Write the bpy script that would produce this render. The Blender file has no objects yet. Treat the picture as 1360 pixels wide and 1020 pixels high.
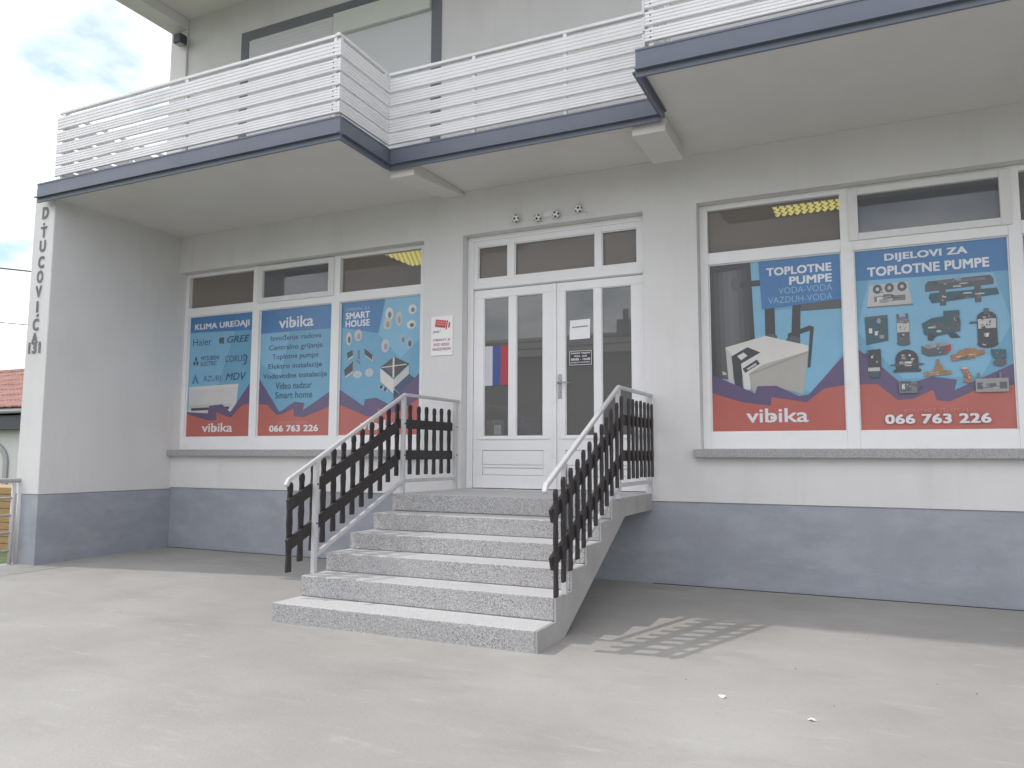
import bpy, bmesh, math, random
from mathutils import Vector, Matrix
random.seed(7)
S = bpy.context.scene
COL = S.collection

# ------------------------------------------------------------------ camera
cd = bpy.data.cameras.new('camera'); cam = bpy.data.objects.new('camera', cd); COL.objects.link(cam)
R_ = (0.905918, 0.423437, 0.003625); U_ = (0.036220, -0.086014, 0.995635); W_ = (-0.421901, 0.901833, 0.093258)
cam.matrix_world = Matrix(((R_[0], U_[0], -W_[0], 4.0), (R_[1], U_[1], -W_[1], -7.75589), (R_[2], U_[2], -W_[2], 1.27766), (0, 0, 0, 1)))
cd.sensor_fit = 'HORIZONTAL'; cd.sensor_width = 36.0; cd.lens = 26.9156
cd.clip_start = 0.05; cd.clip_end = 3000
S.camera = cam

# ------------------------------------------------------------------ sky
SUN_DIR = Vector((0.78, 0.15, -1.0)).normalized()          # the way the light travels
w = bpy.data.worlds.new('World'); S.world = w; w.use_nodes = True
nt = w.node_tree; nt.nodes.clear()
out = nt.nodes.new('ShaderNodeOutputWorld'); bg = nt.nodes.new('ShaderNodeBackground')
sky = nt.nodes.new('ShaderNodeTexSky'); sky.sky_type = 'NISHITA'; sky.sun_disc = False
sky.sun_elevation = math.asin(-SUN_DIR.z); sky.sun_rotation = math.atan2(-SUN_DIR.x, -SUN_DIR.y) % (2 * math.pi)
sky.air_density = 1.0; sky.dust_density = 1.6; sky.ozone_density = 0.2
tc = nt.nodes.new('ShaderNodeTexCoord'); sep = nt.nodes.new('ShaderNodeSeparateXYZ'); nt.links.new(tc.outputs['Generated'], sep.inputs[0])
zz = nt.nodes.new('ShaderNodeMath'); zz.operation = 'ADD'; zz.inputs[1].default_value = 0.22; nt.links.new(sep.outputs[2], zz.inputs[0])
zm = nt.nodes.new('ShaderNodeMath'); zm.operation = 'MAXIMUM'; zm.inputs[1].default_value = 0.05; nt.links.new(zz.outputs[0], zm.inputs[0])
dv = nt.nodes.new('ShaderNodeVectorMath'); dv.operation = 'DIVIDE'
cmb = nt.nodes.new('ShaderNodeCombineXYZ')
for i in range(3): nt.links.new(zm.outputs[0], cmb.inputs[i])
nt.links.new(tc.outputs['Generated'], dv.inputs[0]); nt.links.new(cmb.outputs[0], dv.inputs[1])
noi = nt.nodes.new('ShaderNodeTexNoise'); noi.inputs['Scale'].default_value = 2.3; noi.inputs['Detail'].default_value = 7; noi.inputs['Roughness'].default_value = 0.55
nt.links.new(dv.outputs[0], noi.inputs['Vector'])
rmp = nt.nodes.new('ShaderNodeValToRGB'); rmp.color_ramp.elements[0].position = 0.30; rmp.color_ramp.elements[1].position = 0.56; rmp.color_ramp.elements[0].color = (0.08, 0.08, 0.08, 1)
nt.links.new(noi.outputs['Fac'], rmp.inputs[0])
mx = nt.nodes.new('ShaderNodeMix'); mx.data_type = 'RGBA'
mx.inputs['B'].default_value = (18.4, 18.1, 18.9, 1)
nt.links.new(rmp.outputs['Color'], mx.inputs['Factor']); tint = nt.nodes.new('ShaderNodeMix'); tint.data_type = 'RGBA'; tint.blend_type = 'MULTIPLY'; tint.inputs['Factor'].default_value = 1.0
tint.inputs['B'].default_value = (1.2, 1.45, 1.40, 1); nt.links.new(sky.outputs[0], tint.inputs['A'])
nt.links.new(tint.outputs['Result'], mx.inputs['A'])
nt.links.new(mx.outputs['Result'], bg.inputs['Color']); bg.inputs['Strength'].default_value = 0.15
nt.links.new(bg.outputs[0], out.inputs[0])

# ------------------------------------------------------------------ sun
sl = bpy.data.lights.new('sun', 'SUN'); sl.energy = 2.5; sl.angle = math.radians(0.9); sl.color = (1.0, 0.955, 0.90)
so = bpy.data.objects.new('sun', sl); COL.objects.link(so)
so.rotation_euler = SUN_DIR.to_track_quat('-Z', 'Y').to_euler(); so.location = (-20, -8, 25)
S.view_settings.view_transform = 'Standard'; S.view_settings.look = 'None'
S.view_settings.exposure = -0.46; S.view_settings.gamma = 1.0; S.view_settings.use_curve_mapping = False
S.cycles.max_bounces = 8; S.cycles.transparent_max_bounces = 12

# ------------------------------------------------------------------ materials
def mat(name, col, rough=0.6, var=0.0, vscale=3.0, bump=0.0, bscale=60.0, metal=0.0, spec=0.5, col2=None, detail=6, stretch=None):
    m = bpy.data.materials.new(name); m.use_nodes = True; n = m.node_tree
    b = n.nodes['Principled BSDF']; b.inputs['Base Color'].default_value = (*col, 1); b.inputs['Roughness'].default_value = rough
    b.inputs['Metallic'].default_value = metal; b.inputs['Specular IOR Level'].default_value = spec
    t = n.nodes.new('ShaderNodeTexCoord'); vec = t.outputs['Object']
    if stretch:
        mp = n.nodes.new('ShaderNodeMapping'); mp.inputs['Scale'].default_value = stretch; n.links.new(vec, mp.inputs[0]); vec = mp.outputs[0]
    if var or col2:
        no = n.nodes.new('ShaderNodeTexNoise'); no.inputs['Scale'].default_value = vscale; no.inputs['Detail'].default_value = detail; no.inputs['Roughness'].default_value = 0.6
        n.links.new(vec, no.inputs['Vector'])
        cr = n.nodes.new('ShaderNodeValToRGB'); cr.color_ramp.elements[0].position = 0.33; cr.color_ramp.elements[1].position = 0.67
        c2 = col2 if col2 else tuple(min(1, c * (1 + var)) for c in col); c1 = col if col2 else tuple(c * (1 - var) for c in col)
        cr.color_ramp.elements[0].color = (*c1, 1); cr.color_ramp.elements[1].color = (*c2, 1)
        n.links.new(no.outputs['Fac'], cr.inputs[0]); n.links.new(cr.outputs[0], b.inputs['Base Color'])
    if bump:
        nb = n.nodes.new('ShaderNodeTexNoise'); nb.inputs['Scale'].default_value = bscale; nb.inputs['Detail'].default_value = 5; n.links.new(t.outputs['Object'], nb.inputs['Vector'])
        bp = n.nodes.new('ShaderNodeBump'); bp.inputs['Strength'].default_value = bump; bp.inputs['Distance'].default_value = 0.01
        n.links.new(nb.outputs['Fac'], bp.inputs['Height']); n.links.new(bp.outputs[0], b.inputs['Normal'])
    return m

def overlay(m, col, scale, lo, hi, stretch=(1, 1, 1), amount=1.0, detail=5, rough=0.6):
    """mix a second noise-masked colour (stain, dust, wear) over the base colour"""
    n = m.node_tree; b = n.nodes['Principled BSDF']
    t = n.nodes.new('ShaderNodeTexCoord'); mp = n.nodes.new('ShaderNodeMapping'); mp.inputs['Scale'].default_value = stretch; mp.inputs['Location'].default_value = (random.random() * 9, random.random() * 9, random.random() * 9)
    n.links.new(t.outputs['Object'], mp.inputs[0])
    no = n.nodes.new('ShaderNodeTexNoise'); no.inputs['Scale'].default_value = scale; no.inputs['Detail'].default_value = detail; no.inputs['Roughness'].default_value = rough
    n.links.new(mp.outputs[0], no.inputs['Vector'])
    mr = n.nodes.new('ShaderNodeMapRange'); mr.inputs['From Min'].default_value = lo; mr.inputs['From Max'].default_value = hi; mr.inputs['To Max'].default_value = amount
    n.links.new(no.outputs['Fac'], mr.inputs['Value'])
    x = n.nodes.new('ShaderNodeMix'); x.data_type = 'RGBA'; x.inputs['B'].default_value = (*col, 1)
    s = b.inputs['Base Color']
    if s.is_linked:
        src = s.links[0].from_socket; n.links.new(src, x.inputs['A'])
    else: x.inputs['A'].default_value = s.default_value
    n.links.new(mr.outputs[0], x.inputs['Factor']); n.links.new(x.outputs['Result'], s)
    return m

M = {}
M['plaster'] = overlay(mat('wall_plaster', (0.675, 0.672, 0.665), 0.85, 0.03, 1.3, 0.25, 160), (0.58, 0.575, 0.56), 1.6, 0.52, 0.82, (1, 1, 0.35), 0.6)
overlay(M['plaster'], (0.47, 0.46, 0.44), 5.5, 0.56, 0.85, (1, 1, 0.12), 0.30)
overlay(M['plaster'], (0.52, 0.51, 0.50), 9, 0.62, 0.85, (1, 1, 0.8), 0.35)
M['soffit'] = overlay(mat('soffit_paint', (0.66, 0.645, 0.61), 0.9, 0.03, 0.9, 0.2, 120), (0.52, 0.50, 0.46), 0.9, 0.5, 0.8, (1, 1, 1), 0.5)
M['plinth'] = overlay(overlay(mat('plinth_paint', (0.308, 0.326, 0.364), 0.7, 0.07, 2.2, 0.3, 90), (0.43, 0.445, 0.475), 2.2, 0.46, 0.74, (0.8, 0.8, 2.0), 0.55, 8, 0.68), (0.23, 0.25, 0.29), 3.5, 0.58, 0.8, (0.6, 0.6, 1.2), 0.6)
M['white'] = overlay(mat('white_frame_paint', (0.80, 0.80, 0.80), 0.35, 0.02, 3), (0.62, 0.61, 0.58), 5, 0.6, 0.85, (1, 1, 1), 0.5)
M['sash'] = mat('sash_paint', (0.70, 0.70, 0.69), 0.4, 0.04, 5)
M['fascia'] = overlay(mat('slate_blue_sheet_metal', (0.130, 0.150, 0.190), 0.42, 0.05, 2, 0.05, 30), (0.16, 0.18, 0.22), 6, 0.55, 0.8, (1, 1, 0.4), 0.5)
M['slat'] = overlay(mat('white_slat', (0.78, 0.78, 0.79), 0.5, 0.04, 3), (0.58, 0.58, 0.58), 3, 0.55, 0.8, (0.4, 0.4, 4), 0.6)
M['steel'] = overlay(mat('grey_white_painted_steel', (0.52, 0.52, 0.525), 0.4, 0.04, 4), (0.42, 0.40, 0.37), 14, 0.62, 0.8, (1, 1, 0.5), 0.6)
M['picket'] = overlay(mat('dark_stained_wood', (0.026, 0.022, 0.022), 0.55, 0.25, 6, 0.5, 70, stretch=(4, 4, 0.6)), (0.055, 0.046, 0.042), 9, 0.55, 0.8, (5, 5, 0.7), 0.7)
M['granite'] = mat('granite_sill', (0.20, 0.20, 0.205), 0.5, 0, 120, 0.1, 200, col2=(0.48, 0.48, 0.48), detail=2)
M['trim'] = mat('grey_trim_paint', (0.17, 0.18, 0.20), 0.8, 0.04, 3, 0.2, 120)
M['shutter'] = mat('pale_shutter', (0.60, 0.61, 0.62), 0.5, 0.02, 2)
M['shutter_box'] = mat('shutter_box', (0.60, 0.63, 0.58), 0.5, 0.02, 2)
M['letter'] = mat('grey_letter_paint', (0.165, 0.168, 0.185), 0.8, 0.18, 12)
M['metal'] = mat('brushed_metal', (0.42, 0.42, 0.42), 0.35, metal=0.8)
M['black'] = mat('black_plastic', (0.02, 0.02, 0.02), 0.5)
M['lampgrey'] = mat('dark_grey_plastic', (0.05, 0.055, 0.065), 0.5)
M['interior'] = mat('interior_paint', (0.34, 0.30, 0.26), 0.9, 0.1, 1)
M['intfloor'] = mat('interior_floor', (0.14, 0.12, 0.11), 0.6, 0.1, 2)
M['card'] = mat('cardboard', (0.26, 0.18, 0.13), 0.85, 0.06, 6)
M['purplebox'] = mat('dark_purple_card', (0.05, 0.035, 0.05), 0.7, 0.06, 6)
M['paper'] = mat('white_paper', (0.82, 0.82, 0.82), 0.8)
M['grass'] = mat('grass', (0.07, 0.10, 0.035), 0.9, 0.35, 5, 0.6, 40)
M['street'] = mat('asphalt', (0.06, 0.06, 0.06), 0.9, 0.15, 2, 0.3, 60)
M['house'] = mat('neighbour_plaster', (0.62, 0.62, 0.60), 0.9, 0.04, 1)
M['house2'] = mat('opposite_plaster', (0.25, 0.235, 0.225), 0.9, 0.1, 1)
M['tile'] = mat('red_clay_tile', (0.31, 0.165, 0.135), 0.8, 0.2, 3)
M['timber'] = mat('yellow_timber', (0.36, 0.235, 0.11), 0.8, 0.15, 4, stretch=(1, 1, 8))
M['bark'] = mat('bark', (0.10, 0.085, 0.07), 0.9, 0.2, 6)
M['gutter'] = mat('grey_gutter', (0.36, 0.36, 0.37), 0.5)
M['cable'] = mat('black_cable', (0.05, 0.05, 0.055), 0.6)
M['debris'] = mat('pale_scrap', (0.75, 0.74, 0.70), 0.8)

# terrazzo: grey and white chips
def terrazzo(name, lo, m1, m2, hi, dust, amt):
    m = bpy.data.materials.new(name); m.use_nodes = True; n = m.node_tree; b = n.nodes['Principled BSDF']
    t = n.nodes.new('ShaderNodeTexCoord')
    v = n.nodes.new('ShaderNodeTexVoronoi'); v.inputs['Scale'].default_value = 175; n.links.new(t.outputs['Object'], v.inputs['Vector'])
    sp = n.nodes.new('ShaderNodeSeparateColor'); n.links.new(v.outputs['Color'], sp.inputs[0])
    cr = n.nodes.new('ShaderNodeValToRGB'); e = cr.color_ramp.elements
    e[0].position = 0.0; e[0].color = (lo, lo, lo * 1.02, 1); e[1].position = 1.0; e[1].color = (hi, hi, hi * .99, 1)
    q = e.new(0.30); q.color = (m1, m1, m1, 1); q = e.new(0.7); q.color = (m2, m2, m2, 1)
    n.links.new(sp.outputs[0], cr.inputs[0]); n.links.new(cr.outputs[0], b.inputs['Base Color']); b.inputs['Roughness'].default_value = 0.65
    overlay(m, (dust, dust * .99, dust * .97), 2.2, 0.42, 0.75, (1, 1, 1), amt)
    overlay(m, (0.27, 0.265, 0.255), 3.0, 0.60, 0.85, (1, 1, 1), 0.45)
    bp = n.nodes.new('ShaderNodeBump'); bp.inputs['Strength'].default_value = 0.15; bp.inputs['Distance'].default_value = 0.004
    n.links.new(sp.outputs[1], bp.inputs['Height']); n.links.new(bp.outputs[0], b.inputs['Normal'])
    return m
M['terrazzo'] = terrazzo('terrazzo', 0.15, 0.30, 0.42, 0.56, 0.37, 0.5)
M['tread'] = terrazzo('worn_sunlit_terrazzo', 0.36, 0.45, 0.53, 0.61, 0.52, 0.7)  # worn treads; sun on their tops is put into this lighter colour
M['slab'] = overlay(mat('grey_concrete_side', (0.36, 0.355, 0.345), 0.85, 0.07, 3, 0.3, 70), (0.27, 0.265, 0.26), 4, 0.5, 0.8, (1, 1, 0.4), 0.6)

def concrete():
    m = mat('forecourt_concrete', (0.315, 0.306, 0.287), 0.85, 0.07, 0.7, 0.3, 45)
    overlay(m, (0.40, 0.392, 0.37), 0.55, 0.45, 0.75, (1, 1, 1), 0.8)
    overlay(m, (0.245, 0.238, 0.224), 1.0, 0.54, 0.76, (0.7, 1.7, 1), 0.7, 6)
    overlay(m, (0.44, 0.435, 0.42), 3.2, 0.57, 0.76, (0.6, 2.4, 1), 0.65, 7, 0.7)
    overlay(m, (0.27, 0.26, 0.245), 28, 0.60, 0.80, (1, 1, 1), 0.5, 4)
    return m
M['concrete'] = concrete()

def glass(name, tint, refl=1.0, film=0.0, filmcol=(0.1, 0.095, 0.09)):
    m = bpy.data.materials.new(name); m.use_nodes = True; n = m.node_tree; n.nodes.clear()
    o = n.nodes.new('ShaderNodeOutputMaterial'); g = n.nodes.new('ShaderNodeBsdfGlossy'); g.inputs['Roughness'].default_value = 0.015
    tr = n.nodes.new('ShaderNodeBsdfTransparent'); tr.inputs[0].default_value = (*tint, 1)
    lw = n.nodes.new('ShaderNodeLayerWeight'); lw.inputs['Blend'].default_value = 0.5
    pw = n.nodes.new('ShaderNodeMath'); pw.operation = 'POWER'; pw.inputs[1].default_value = 5; n.links.new(lw.outputs['Facing'], pw.inputs[0])
    mu = n.nodes.new('ShaderNodeMath'); mu.operation = 'MULTIPLY_ADD'; mu.inputs[1].default_value = 0.95 * refl; mu.inputs[2].default_value = 0.045 * refl; mu.use_clamp = True; n.links.new(pw.outputs[0], mu.inputs[0])
    base = tr.outputs[0]
    if film:
        d = n.nodes.new('ShaderNodeBsdfDiffuse'); d.inputs[0].default_value = (*filmcol, 1)
        x = n.nodes.new('ShaderNodeMixShader'); x.inputs[0].default_value = film; n.links.new(tr.outputs[0], x.inputs[1]); n.links.new(d.outputs[0], x.inputs[2]); base = x.outputs[0]
    s = n.nodes.new('ShaderNodeMixShader'); n.links.new(mu.outputs[0], s.inputs[0]); n.links.new(base, s.inputs[1]); n.links.new(g.outputs[0], s.inputs[2]); n.links.new(s.outputs[0], o.inputs[0])
    return m
M['door_glass'] = glass('door_glass', (0.86, 0.88, 0.88), 1.35, 0.21, (0.42, 0.415, 0.41))
M['transom_glass'] = glass('brownish_transom_glass', (0.86, 0.84, 0.82), 0.35, 0.27, (0.50, 0.465, 0.44))  # brownish diffuse film mixed evenly over the pane
M['sash_glass'] = glass('sash_glass', (0.86, 0.88, 0.90), 1.1, 0.20, (0.42, 0.44, 0.47))

def emit(name, col, st):
    m = bpy.data.materials.new(name); m.use_nodes = True; n = m.node_tree; b = n.nodes['Principled BSDF']
    b.inputs['Base Color'].default_value = (*col, 1); b.inputs['Emission Color'].default_value = (*col, 1); b.inputs['Emission Strength'].default_value = st
    return m
M['lamp_glow'] = emit('yellow_lamp_glow', (0.85, 0.80, 0.22), 1.6)

_pc = {}
def ink(r, g, b, rough=0.28):                       # printed colours on the posters
    r, g, b = (c * 0.93 + 0.028 for c in (r, g, b))          # faded print, with the veil of glare put into its colour
    k = (r, g, b, rough)
    if k not in _pc: _pc[k] = mat('print_ink_%d' % len(_pc), (r, g, b), rough, 0.06, 1.5, 0.06, 5, spec=0.5)
    return _pc[k]

# ------------------------------------------------------------------ mesh helpers
class MB:
    def __init__(s): s.v = []; s.f = []; s.mi = []
    def add(s, vs, fs, k=0):
        o = len(s.v); s.v += [tuple(v) for v in vs]; s.f += [tuple(i + o for i in f) for f in fs]; s.mi += [k] * len(fs); return s
    def box(s, x0, x1, y0, y1, z0, z1, k=0):
        return s.add([(x0, y0, z0), (x1, y0, z0), (x1, y1, z0), (x0, y1, z0), (x0, y0, z1), (x1, y0, z1), (x1, y1, z1), (x0, y1, z1)],
              [(0, 3, 2, 1), (4, 5, 6, 7), (0, 1, 5, 4), (1, 2, 6, 5), (2, 3, 7, 6), (3, 0, 4, 7)], k)
    def bar(s, a, b, w_, h_, up=(0, 0, 1), k=0):     # box beam from a to b; w_ sideways, h_ along up
        a = Vector(a); b = Vector(b); d = (b - a).normalized(); u = Vector(up); sd = d.cross(u).normalized(); u = sd.cross(d).normalized()
        vs = []
        for p in (a, b):
            for sx, sz in ((-1, -1), (1, -1), (1, 1), (-1, 1)): vs.append(p + sd * sx * w_ / 2 + u * sz * h_ / 2)
        return s.add(vs, [(3, 2, 1, 0), (4, 5, 6, 7), (0, 1, 5, 4), (1, 2, 6, 5), (2, 3, 7, 6), (3, 0, 4, 7)], k)
    def tube(s, pts, r, n=10, k=0):
        pts = [Vector(p) for p in pts]; rings = []
        for i, p in enumerate(pts):
            d = (pts[min(i + 1, len(pts) - 1)] - pts[max(i - 1, 0)]).normalized()
            u = Vector((0, 0, 1)) if abs(d.z) < 0.9 else Vector((1, 0, 0)); a = d.cross(u).normalized(); b = a.cross(d)
            rr = r[i] if isinstance(r, (list, tuple)) else r
            rings.append([p + a * rr * math.cos(t * 2 * math.pi / n) + b * rr * math.sin(t * 2 * math.pi / n) for t in range(n)])
        vs = [v for g in rings for v in g]; fs = []
        for i in range(len(pts) - 1):
            for j in range(n): fs.append((i * n + j, i * n + (j + 1) % n, (i + 1) * n + (j + 1) % n, (i + 1) * n + j))
        fs.append(tuple(range(n - 1, -1, -1))); fs.append(tuple((len(pts) - 1) * n + j for j in range(n)))
        return s.add(vs, fs, k)
    def prism(s, poly, ax, a, b, k=0):               # polygon (two coords) extruded along axis ax from a to b
        def mk(p, c):
            q = [p[0], p[1]]; q.insert(ax, c); return q
        n = len(poly)
        vs = [mk(p, a) for p in poly] + [mk(p, b) for p in poly]
        fs = [tuple(range(n)), tuple(range(2 * n - 1, n - 1, -1))] + [(i, i + n, (i + 1) % n + n, (i + 1) % n) for i in range(n)]
        return s.add(vs, fs, k)
    def poly(s, pts, k=0): return s.add(pts, [tuple(range(len(pts)))], k)
    def mesh(s, name, mats, bevel=0.0, smooth=False):
        me = bpy.data.meshes.new(name); me.from_pydata(s.v, [], s.f)
        for m in (mats if isinstance(mats, (list, tuple)) else [mats]): me.materials.append(m)
        for p, k in zip(me.polygons, s.mi): p.material_index = k
        bm = bmesh.new(); bm.from_mesh(me); bmesh.ops.recalc_face_normals(bm, faces=bm.faces)
        if bevel:
            ed = [e for e in bm.edges if len(e.link_faces) == 2 and e.calc_face_angle(0) > 0.6]
            bmesh.ops.bevel(bm, geom=ed, offset=bevel, segments=2, profile=0.6, affect='EDGES', clamp_overlap=True)
        bm.to_mesh(me); bm.free()
        if smooth:
            for p in me.polygons: p.use_smooth = True
        me.update(); return me
    def build(s, name, mats, parent=None, bevel=0.0, smooth=False):
        return link(name, s.mesh(name, mats, bevel, smooth), parent)

def link(name, me, parent=None):
    o = bpy.data.objects.new(name, me); COL.objects.link(o)
    if parent: o.parent = parent
    return o
def local(o, loc):                                   # move the mesh so the object's origin sits at loc (world) with no visible shift
    return o
def thing(name, label, cat, loc=(0, 0, 0), group=None):
    o = bpy.data.objects.new(name, None); COL.objects.link(o); o.location = loc; o.empty_display_size = 0.2
    tag(o, label, cat, group); return o
def tag(o, label, cat, group=None):
    o['label'] = label; o['category'] = cat
    if group: o['group'] = group
    return o
def struct(o): o['kind'] = 'structure'; return o

def text_shape(txt, bold=0.0, spacing=1.0, res=3, shear=0.0):
    """glyph outlines (x, y, layer); heavy type is the same outline laid a few times, slightly shifted"""
    cu = bpy.data.curves.new('t', 'FONT'); cu.body = txt; cu.offset = min(bold, 0.0); cu.resolution_u = res; cu.space_character = spacing * (1 + max(bold, 0) * 1.2); cu.shear = shear
    ob = bpy.data.objects.new('t', cu); me = bpy.data.meshes.new_from_object(ob)
    base = [(v.co.x, v.co.y) for v in me.vertices]; tri = [tuple(p.vertices) for p in me.polygons]
    bpy.data.objects.remove(ob); bpy.data.curves.remove(cu); bpy.data.meshes.remove(me)
    vs = []; fs = []; sh = [(0, 0)] if bold <= 0 else [(bold * dx, bold * dy) for dx, dy in ((-1, -.8), (1, -.8), (-1, .8), (1, .8), (0, 0))]
    for k, (dx, dy) in enumerate(sh):
        o = len(vs); vs += [(x + dx, y + dy, k) for x, y in base]; fs += [tuple(i + o for i in t) for t in tri]
    return vs, fs
LAY = 0.00005
def lettering(txt, x0, x1, z0, z1, y, m, parent, bold=0.02, spacing=1.0, depth=0.0, name='lettering', fit=True, shear=0.0, align='c'):
    """flat printed text on a plane facing -y, its bounding box fitted to x0..x1, z0..z1"""
    vs, fs = text_shape(txt, bold, spacing, shear=shear)
    ax = min(v[0] for v in vs); bx = max(v[0] for v in vs); ay = min(v[1] for v in vs); by = max(v[1] for v in vs)
    sx = (x1 - x0) / (bx - ax); sz = (z1 - z0) / (by - ay)
    mb = MB(); mb.add([(x0 + (v[0] - ax) * sx, y - v[2] * LAY, z0 + (v[1] - ay) * sz) for v in vs], fs)
    return mb.build(name, m, parent)

# ------------------------------------------------------------------ ground
gm = MB()
def gz(y): return 0.0085 * y
XL0 = -4.907; nx, ny = 24, 24
gx = [-5.36 + i * (16.4 / nx) for i in range(nx + 1)]; gy = [-13.0 + j * (13.0 / ny) for j in range(ny + 1)]
vs = [(x, y, gz(y)) for y in gy for x in gx]
fs = [(j * (nx + 1) + i, j * (nx + 1) + i + 1, (j + 1) * (nx + 1) + i + 1, (j + 1) * (nx + 1) + i) for j in range(ny) for i in range(nx)]
gm.add(vs, fs)
n_ = nx + 1                                           # a real edge to the slab on its left and street sides
gm.add([(-5.36, -13, gz(-13)), (-5.36, 0, 0), (-5.36, 0, -0.5), (-5.36, -13, -0.6)], [(0, 1, 2, 3)])
gm.add([(-5.36, -13, gz(-13)), (11.04, -13, gz(-13)), (11.04, -13, -0.6), (-5.36, -13, -0.6)], [(0, 1, 2, 3)])
struct(gm.build('forecourt', M['concrete']))
gap_ = MB(); gap_.box(XL0 + .003, -0.315, -0.016, 0.011, -0.03, 0.0035); gap_.box(1.96, 8.0, -0.016, 0.011, -0.03, 0.0035)  # dark strip drawn for the shadowed gap along the foot of the wall
o = gap_.build('base_gap_shadow', M['black'], bpy.data.objects['forecourt'])
st = MB(); st.box(-60, 60, -20.5, -13.004, -0.7, -0.125); struct(st.build('street', M['street']))
gr = MB(); gr.poly([(-1500, -1500, -0.45), (1500, -1500, -0.45), (1500, 1500, -0.45), (-1500, 1500, -0.45)]); struct(gr.build('ground', M['grass']))

# ------------------------------------------------------------------ the building
XL, XR = -4.907, 8.0
B = thing('shop_building', 'two-storey white shop building with slate blue balcony edge and grey painted plinth', 'building', (0, 0, 0))
HO = [(-4.905, -0.81, 1.345, 3.865), (-0.275, 1.893, 0.9, 3.865), (2.458, 6.48, 1.352, 3.875)]   # openings in the ground-floor wall
def wall_with_holes(xs, zs, y0, y1, holes):
    mb = MB()
    def hole(xc, zc): return any(a < xc < b and c < zc < d for a, b, c, d in holes)
    for i in range(len(xs) - 1):
        for j in range(len(zs) - 1):
            a, b, c, d = xs[i], xs[i + 1], zs[j], zs[j + 1]
            if hole((a + b) / 2, (c + d) / 2): continue
            mb.poly([(a, y0, c), (b, y0, c), (b, y0, d), (a, y0, d)]); mb.poly([(a, y1, c), (a, y1, d), (b, y1, d), (b, y1, c)])
    for a, b, c, d in holes:
        mb.poly([(a, y0, c), (a, y1, c), (a, y1, d), (a, y0, d)]); mb.poly([(b, y0, c), (b, y0, d), (b, y1, d), (b, y1, c)])
        mb.poly([(a, y0, d), (a, y1, d), (b, y1, d), (b, y0, d)]); mb.poly([(a, y0, c), (b, y0, c), (b, y1, c), (a, y1, c)])
    return mb
xs = sorted({XL, XR} | {h[0] for h in HO} | {h[1] for h in HO}); zs = sorted({0.825, 0.9, 1.345, 1.352, 3.865, 3.875, 4.62})
wall_with_holes(xs, zs, 0.0, 0.30, HO).build('facade_wall', M['plaster'], B)
up = MB()
up.box(-5.25, 8.3, 0.0, 0.3, 4.62, 7.95)
up.build('upper_wall', M['plaster'], B)
up = MB(); up.box(-5.25, -4.93, -0.035, -0.002, 4.55, 7.53); up.build('corner_pilaster', M['plaster'], B, 0.006)
pl = MB(); pl.box(XL, -0.31, 0.012, 0.28, -0.2, 0.823); pl.box(-0.31, 1.955, 0.012, 0.28, -0.2, 0.76); pl.box(1.955, XR, 0.012, 0.28, -0.2, 0.823); pl.build('plinth', M['plinth'], B)
# side wall / pillar at the left end, leaning a touch as in the photograph
def side(x0b, x1b, x0t, x1t, z0, z1, y0, y1):
    mb = MB()
    def X(z, a, b): return a + (b - a) * z / 4.45
    v = []
    for z in (z0, z1):
        a, b = X(z, x0b, x0t), X(z, x1b, x1t)
        v += [(a, y0, z), (b, y0, z), (b, y1, z), (a, y1, z)]
    mb.add(v, [(0, 3, 2, 1), (4, 5, 6, 7), (0, 1, 5, 4), (1, 2, 6, 5), (2, 3, 7, 6), (3, 0, 4, 7)]); return mb
side(-5.335, -4.907, -5.285, -4.907, 0.80, 4.55, -1.882, 9.0).build('side_wall', M['plaster'], B, 0.012)
side(-5.330, -4.910, -5.280, -4.910, -0.3, 0.797, -1.877, 9.0).build('side_plinth', M['plinth'], B, 0.008)
mb = MB(); mb.box(XR, XR + 0.35, -1.882, 9.0, -0.3, 4.385); mb.build('side_wall', M['plaster'], B, 0.012)

# letters painted down the pillar: D . T U C O V I Ć A 131
px = -1.8835
for ch, zc, h, dx in [('D', 4.225, 0.135, 0), ('.', 4.085, 0.03, -0.01), ('T', 3.985, 0.125, 0), ('U', 3.81, 0.13, 0), ('C', 3.61, 0.135, 0), ('O', 3.43, 0.14, 0), ('V', 3.245, 0.13, 0), ('I', 3.06, 0.125, 0), ('´', 2.95, 0.035, 0.02), ('C', 2.84, 0.135, 0), ('A', 2.675, 0.12, 0)]:
    wd = {'I': 0.04, '.': 0.035, '´': 0.05}.get(ch, 0.116); h *= 1.12
    xc = -5.075 - (4.225 - zc) * 0.040 + dx
    vs, fs = text_shape(ch, 0.042)
    ax = min(v[0] for v in vs); bx = max(v[0] for v in vs); ay = min(v[1] for v in vs); by = max(v[1] for v in vs)
    m_ = MB(); m_.add([(xc - wd / 2 + (v[0] - ax) / (bx - ax) * wd, px - 0.004 - v[2] * LAY, zc - h / 2 + (v[1] - ay) / (by - ay) * h) for v in vs], fs); m_.build('letter', M['letter'], B)
lettering('131', -5.245, -5.015, 2.485, 2.630, px - 0.004, M['letter'], B, 0.055, name='house_number')

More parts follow.
